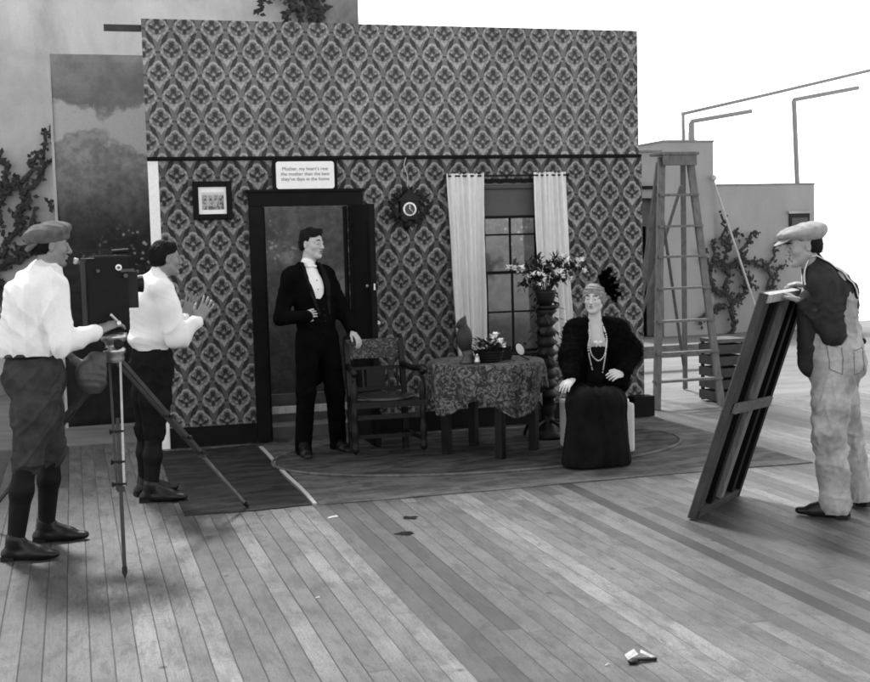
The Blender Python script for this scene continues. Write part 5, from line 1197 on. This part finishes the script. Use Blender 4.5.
S.cone(J['neck'] + F * .07 + [0, 0, .05], J['neck'] + F * .09 - [0, 0, .06], .062, .066, k=.015, sub=True); S.cone(J['neck'] + F * .12 + [0, 0, .02], J['chest'] + F * .14, .064, .064, k=.02, sub=True); S.cone(J['chest'] + F * .14, J['waist'] + F * .18 - [0, 0, .02], .062, .05, k=.02, sub=True)
fur = sdf_obj('fur_wrap', S, .0075, m_fur, root, folds=[lambda V: fold(V, .016, 40, [(.6, .2, .8), (.8, .3, -.5), (.2, .2, 1)], .5, 44)])
me = fur.data; co = np.zeros(len(me.vertices) * 3); me.vertices.foreach_get('co', co); co = co.reshape(-1, 3); no = np.zeros(len(co) * 3, np.float32); me.vertices.foreach_get('normal', no); no = no.reshape(-1, 3)
off = np.array(rootloc(fur)); pick = rng.integers(0, len(co), 9000); b = MB()
for i in pick:
    c = co[i] + off; n_ = no[i]; d = nrm(n_ + A([rng.normal() * .4, rng.normal() * .4, -.9 + rng.normal() * .3])); x = nrm(np.cross(d, n_) + 1e-4) * .0028; L_ = .018 + rng.random() * .016
    q = c - n_ * .003; k0 = len(b.V); b.V += [tuple(q - x), tuple(q + x), tuple(q + d * L_)]; b.F.append((k0, k0 + 1, k0 + 2))
b.build('fur_pile', m_fur, fur)
b = MB()   # pearls
def strand(pts, r_=.0062):
    pts = smooth_path(pts, 14); acc = 0; last = pts[0]
    for p in pts:
        if (p - last).length > r_ * 1.9: b.ball(p, r_, 6, 4); last = p
ch = J['chest'] + F * .118
strand([J['neck'] - L * .045 + F * .03 + A([0, 0, .0]), J['chest'] - L * .062 + F * .125 + A([0, 0, .05]), J['chest'] - L * .075 + F * .135 - A([0, 0, .04]), J['waist'] - L * .045 + F * .155 + A([0, 0, .06])])
strand([J['neck'] + L * .045 + F * .03, J['chest'] + L * .060 + F * .125 + A([0, 0, .05]), J['chest'] + L * .055 + F * .135 - A([0, 0, .05]), J['waist'] + L * .03 + F * .155 + A([0, 0, .03])])
strand([J['chest'] - L * .066 + F * .132 + A([0, 0, .0]), J['chest'] - L * .05 + F * .135 - A([0, 0, .08]), J['chest'] - L * .00 + F * .14 - A([0, 0, .125]), J['chest'] + L * .045 + F * .135 - A([0, 0, .08]), J['chest'] + L * .058 + F * .13 - A([0, 0, .0])])
b.build('pearl_necklace', m_pearl, root, True)
b = MB(); bc = J['chest'] + F * .125 + A([0, 0, .01])
for sd in (-1, 1):
    b.ball(bc + L * sd * .018, (.018, .006, .011), 8, 6); b.tube([bc, bc + L * sd * .016 - A([0, 0, .035])], .004, 5)
b.build('bow_brooch', m_white, root, True)
g = lambda *v: hp(J['head'], X, v, .89); hairS = SDF(.012); hairS.ell(g(-.02, 0, .035), (.092, .078, .082), X)
for k in range(26):
    a = -1.9 + 3.8 * k / 25; hairS.ell(g(-.02 + .088 * math.cos(a), .078 * math.sin(a), .035 + .02 * math.sin(k * 2.3)), (.018, .018, .020), X, .006)
for y in (-1, 1): hairS.ell(g(-.01, y * .072, .0), (.030, .020, .036), X, .01)
hairS.ell(g(.085, 0, -.03), (.055, .056, .070), X, .008, True)
hairdo_ = sdf_obj('curled_hair', hairS, .004, m_ghair, body, folds=[lambda V: .003 * np.sin(V @ A([190, 60, 40])) * np.sin(V @ A([20, 90, 230]))])
tS = SDF(.015); tS.ell(g(-.018, 0, .078), (.084, .076, .050), X); b = MB()
tur = sdf_obj('turban', tS, .004, m_ghair, root, folds=[lambda V: .003 * np.sin(V @ A([60, 40, 300]))])
b = MB(); b.tube([g(-.02 + .088 * math.cos(t), .078 * math.sin(t), .068) for t in [2 * math.pi * k / 30 for k in range(31)]], .006, 6, False); b.build('jewelled_band', m_pearl, tur, True)
b = MB(); rr = random.Random(6); r0 = Vector(tuple(g(-.04, .065, .07)))
plx = Vector(tuple(X[1]))
for (dx, dz, cz) in ((.09, .09, 0), (.05, .16, 0), (.115, .03, 0), (.01, .14, 0), (.13, -.03, 0), (-.02, .11, 0), (.10, -.07, 0)):
    tip = r0 + Vector((dx, 0, dz)); pts = smooth_path([r0, r0.lerp(tip, .5) + Vector((0, -.02, .015)), tip])
    b.tube(pts, .004, 5)
    for p in pts:
        for _ in range(34): a = rr.uniform(0, 6.28); e = rr.uniform(-1, 1); b.leaf(p, (math.cos(a), math.sin(a), e), (0, 0, 1), rr.uniform(.022, .042), .006)
b.build('plume', m_fur, tur)

# ---- 5. workman holding the flat
J = setup(JJ['wor'], (-.88, .47, 0), .165, .085); X = frame((-.96, .28, 0), .17)
fpL, fpR = fp(.50, 1.0, .0), fp(.82, 1.0, .0)
J['tipL'] = A(fpL + Vector((-.05, .06, .03))); J['wrL'] = A((3.945, 6.085, 1.245)); J['elL'] = A((4.06, 5.95, 1.075)); J['tipR'] = A(fpR + Vector((-.05, .05, .03))); J['wrR'] = A(fpR + Vector((.09, -.04, .005)))
root = person('person', J, None, 'workman at right in light tweed cap and pale overalls holding up the leaning flat')
body = body_mesh(root, J, X, m_skin3, {'L': dict(n=(-.5, .45, -.9), curl=.62, side=-1), 'R': dict(n=(-.5, .45, -.9), curl=.62, side=1)}, s=.96)
face_parts(body, J['head'], X, .96); hairdo(body, J['head'], X, .97, m_hair, vol=.002)
g = lambda *v: hp(J['head'], X, v, .97)
cX = frame(X[0], .02); S = SDF(.02); S.ell(g(-.015, 0, .082), (.130, .108, .046), cX); S.ell(g(-.045, 0, .066), (.098, .096, .056), cX, .03); S.ell(g(.06, 0, .085), (.075, .08, .028), cX, .02)
S.ell(g(-.0, 0, -.05), (.16, .14, .088), X, .008, True)
cap = sdf_obj('cap', S, .005, m_capl, root, folds=[lambda V: fold(V, .008, 45, [(1, .5, .3), (.3, 1, .2)], .4, 33)])
S = SDF(.01); S.ell(g(.105, 0, .050), (.062, .066, .009), frame(X[0], .30), .01); S.ell(g(.13, 0, -.0), (.03, .08, .04), X, .004, True); sdf_obj('cap_peak', S, .004, m_capl, cap)
F = J['F']; L = J['L']; S = SDF(.05); torso(S, J, .016, low=False); S.cone(J['chest'] - F * .05, J['waist'] - F * .02, .13, .13, k=.05)
for c in 'LR': S.cone(J['sh' + c], J['el' + c], .074, .064, k=.04); S.cone(J['el' + c], J['el' + c] + (J['wr' + c] - J['el' + c]) * .92, .062, .043, k=.03)
S.cone(J['neck'] - [0, 0, .02], J['neck'] + [-.008, 0, .035], .062, .060, k=.012)
sdf_obj('work_shirt', S, .0065, m_work, root, folds=[lambda V: fold(V, .020, 30, [(.7, .2, -.6), (.1, .1, 1)], .45, 17)])
S = SDF(.045); S.cone(J['chest'] - F * .035 - [0, 0, .02], J['waist'] - F * .01, .158, .172, F, 1.15, k=.05); S.cone(J['waist'], J['pelvis'], .172, .178, F, 1.12, k=.05); S.cone(J['waist'] - F * .08, J['top'] - F * .075 - [0, 0, .03], .115, .085, F, 1.3, k=.05); S.ell(J['pelvis'] - F * .05, (.13, .14, .13), None, .05)
for c in 'LR':
    h_, n_, a_ = J['hip' + c], J['kn' + c], J['an' + c]; S.cone(h_, h_ * .45 + n_ * .55, .118, .104, k=.05); S.cone(h_ * .45 + n_ * .55, n_, .104, .094, k=.04); S.cone(n_, a_ - [0, 0, .055], .094, .088, k=.03)
# low-cut at the armholes: side of the torso shows the shirt
for c, sg_ in (('L', 1), ('R', -1)): S.ell(J['chest'] + L * sg_ * .185 + F * .03 - [0, 0, .01], (.12, .12, .115), None, .012, True)
S.cone(J['sh' + 'L'], J['elL'], .080, .072, k=.008, sub=True); S.cone(J['elL'], J['wrL'], .070, .06, k=.008, sub=True); S.cone(J['shR'], J['elR'], .080, .072, k=.008, sub=True); S.cone(J['elR'], J['wrR'], .07, .06, k=.008, sub=True)
ovr = sdf_obj('overalls', S, .0065, m_denim, root, folds=[lambda V: fold(V, .036, 20, [(.4, .2, .9), (.8, .3, -.6), (.2, .9, .5)], .55, 52), lambda V: fold(V, .008, 65, [(.4, .2, .9), (.9, .3, -.3)], .5, 53)], post=lambda V, nn: np.column_stack([V[:, 0], V[:, 1], np.maximum(V[:, 2], .03)]))
ws = [o for o in root.children if o.name.startswith('work_shirt')][0]; sfo = surf([ws, ovr]); top_c = J['chest'] * .4 + J['top'] * .6
for sg_ in (1, -1):
    pts = []
    for i in range(17):
        th = .05 + i / 16 * (math.pi + .30); lat = .088 - .03 * (i / 16)
        c = top_c + L * sg_ * lat; d = F * math.cos(th) + A([0, 0, 1]) * math.sin(th); h_ = sfo(c + d * .6, -d, .006)
        if h_ is not None: pts.append(h_)
    ribbon(pts, L, .052, .003).build('overall_strap', m_stool, ovr)
sfo = surf([ovr]); cam_side = A([-.25, -1, 0])
def line_on(pts3, n_=14, e=.002):
    out = []
    for a_, c_ in zip(pts3[:-1], pts3[1:]):
        for i in range(n_): h_ = sfo(A(a_) * (1 - i / n_) + A(c_) * i / n_ - A([-.12, -.5, 0]) * 0 + cam_side * .5, -cam_side, e); out += [h_] if h_ is not None else []
    return out
for nm, pl_ in (('pocket', [J['waist'] + F * .08 - A([0, 0, .02]), J['pelvis'] + F * .09 + A([0, 0, -.02]), J['pelvis'] + F * .02 - A([0, 0, .05]), J['waist'] - F * .0 - A([0, 0, .03])]),
                ('pocket', [J['pelvis'] - F * .05 + A([0, 0, .08]), J['pelvis'] - F * .13 + A([0, 0, .09]), J['pelvis'] - F * .135 - A([0, 0, .04]), J['pelvis'] - F * .06 - A([0, 0, .06]), J['pelvis'] - F * .05 + A([0, 0, .08])])):
    pp_ = line_on(pl_)
    if len(pp_) > 3: bb = MB(); bb.tube(pp_, .0022, 5); bb.build(nm, m_seam, ovr)
b = MB(); bc = J['chest'] + F * .150 - A([0, 0, .03]); 
S = SDF(.02); S.cone(J['chest'] + F * .085 - [0, 0, .01], J['waist'] + F * .09, .10, .115, F, 1.9, k=.03); sdf_obj('bib', S, .006, m_denim, ovr, folds=[lambda V: fold(V, .008, 40, [(.3, .2, 1)], .4, 5)])
S = SDF(.02); S.cone(J['chest'] + F * .07 + L * .05 - [0, 0, .04], J['pelvis'] + F * .115 + L * .05 - [0, 0, .0], .095, .085, k=.03); sdf_obj('shirt_tail', S, .006, m_work, root, folds=[lambda V: fold(V, .010, 40, [(.3, .2, 1), (1, 0, 0)], .4, 6)])
for c in 'LR':
    shoe(root, J, c, m_leath); S = SDF(.01); S.cone(J['an' + c] + [0, 0, .06], J['an' + c] + (J['to' + c] - J['an' + c]) * .25 - [0, 0, .01], .044, .046, k=.01); sdf_obj('sock', S, .007, m_gait, root)
hm = thing('wooden_hammer', (4.45, 6.22, .6), 'wooden tool handle hanging at the back of the workman’s overalls', 'tool')
b = MB(); b.tube(smooth_path([(4.375, 6.20, .62), (4.41, 6.22, .80), (4.445, 6.24, .90), (4.455, 6.25, .98)]), .014, 8); b.build('handle', m_ladder, hm, True)
b = MB(); b.tube([(4.43, 6.20, .99), (4.485, 6.29, 1.005)], .020, 10); b.build('head', m_iron, hm)
# ------------------------------------------------------------------ camera, light, world
cam = bpy.data.cameras.new('camera'); co_ = bpy.data.objects.new('camera', cam); COL.objects.link(co_); scn.camera = co_
yaw, pitch, roll = R(16.3), R(4.7), R(1.5)
fw = Vector((math.sin(yaw) * math.cos(pitch), math.cos(yaw) * math.cos(pitch), -math.sin(pitch))); rt_ = Vector((math.cos(yaw), -math.sin(yaw), 0)); up_ = rt_.cross(fw)
Rr = rt_ * math.cos(roll) - up_ * math.sin(roll); Uu = up_ * math.cos(roll) + rt_ * math.sin(roll)
co_.matrix_world = Matrix.Translation((0, 0, 1.65)) @ Matrix((Rr, Uu, -fw)).transposed().to_4x4()
cam.sensor_fit = 'HORIZONTAL'; cam.sensor_width = 36; cam.lens = 36 * 1230 / 870; cam.clip_start = .1; cam.clip_end = 12000
sd = Vector((-.13, 1.0, 1.31)).normalized()          # towards the sun: behind the set, a little to the left
sun = bpy.data.lights.new('sun', 'SUN'); sun.energy = SUN_E; sun.angle = R(SUN_A); sun.color = (1, 1, 1)
so = bpy.data.objects.new('sun', sun); COL.objects.link(so); so.rotation_euler = sd.to_track_quat('Z', 'Y').to_euler()
w = bpy.data.worlds.new('World'); scn.world = w; w.use_nodes = True; nt = w.node_tree
sky = nt.nodes.new('ShaderNodeTexSky'); sky.sky_type = 'NISHITA'; sky.sun_disc = False
sky.sun_elevation = math.asin(sd.z); sky.sun_rotation = math.atan2(sd.x, sd.y); sky.air_density = 1.0; sky.dust_density = 1.0
bw = nt.nodes.new('ShaderNodeRGBToBW'); bg = nt.nodes['Background']; bg.inputs['Strength'].default_value = SKY_S
nt.links.new(sky.outputs[0], bw.inputs[0]); nt.links.new(bw.outputs[0], bg.inputs['Color'])
scn.render.engine = 'CYCLES'; scn.cycles.filter_width = 1.75
vs_ = scn.view_settings; vs_.view_transform = 'Standard'; vs_.look = 'None'; vs_.exposure = EXPO; vs_.gamma = 1; vs_.use_curve_mapping = False
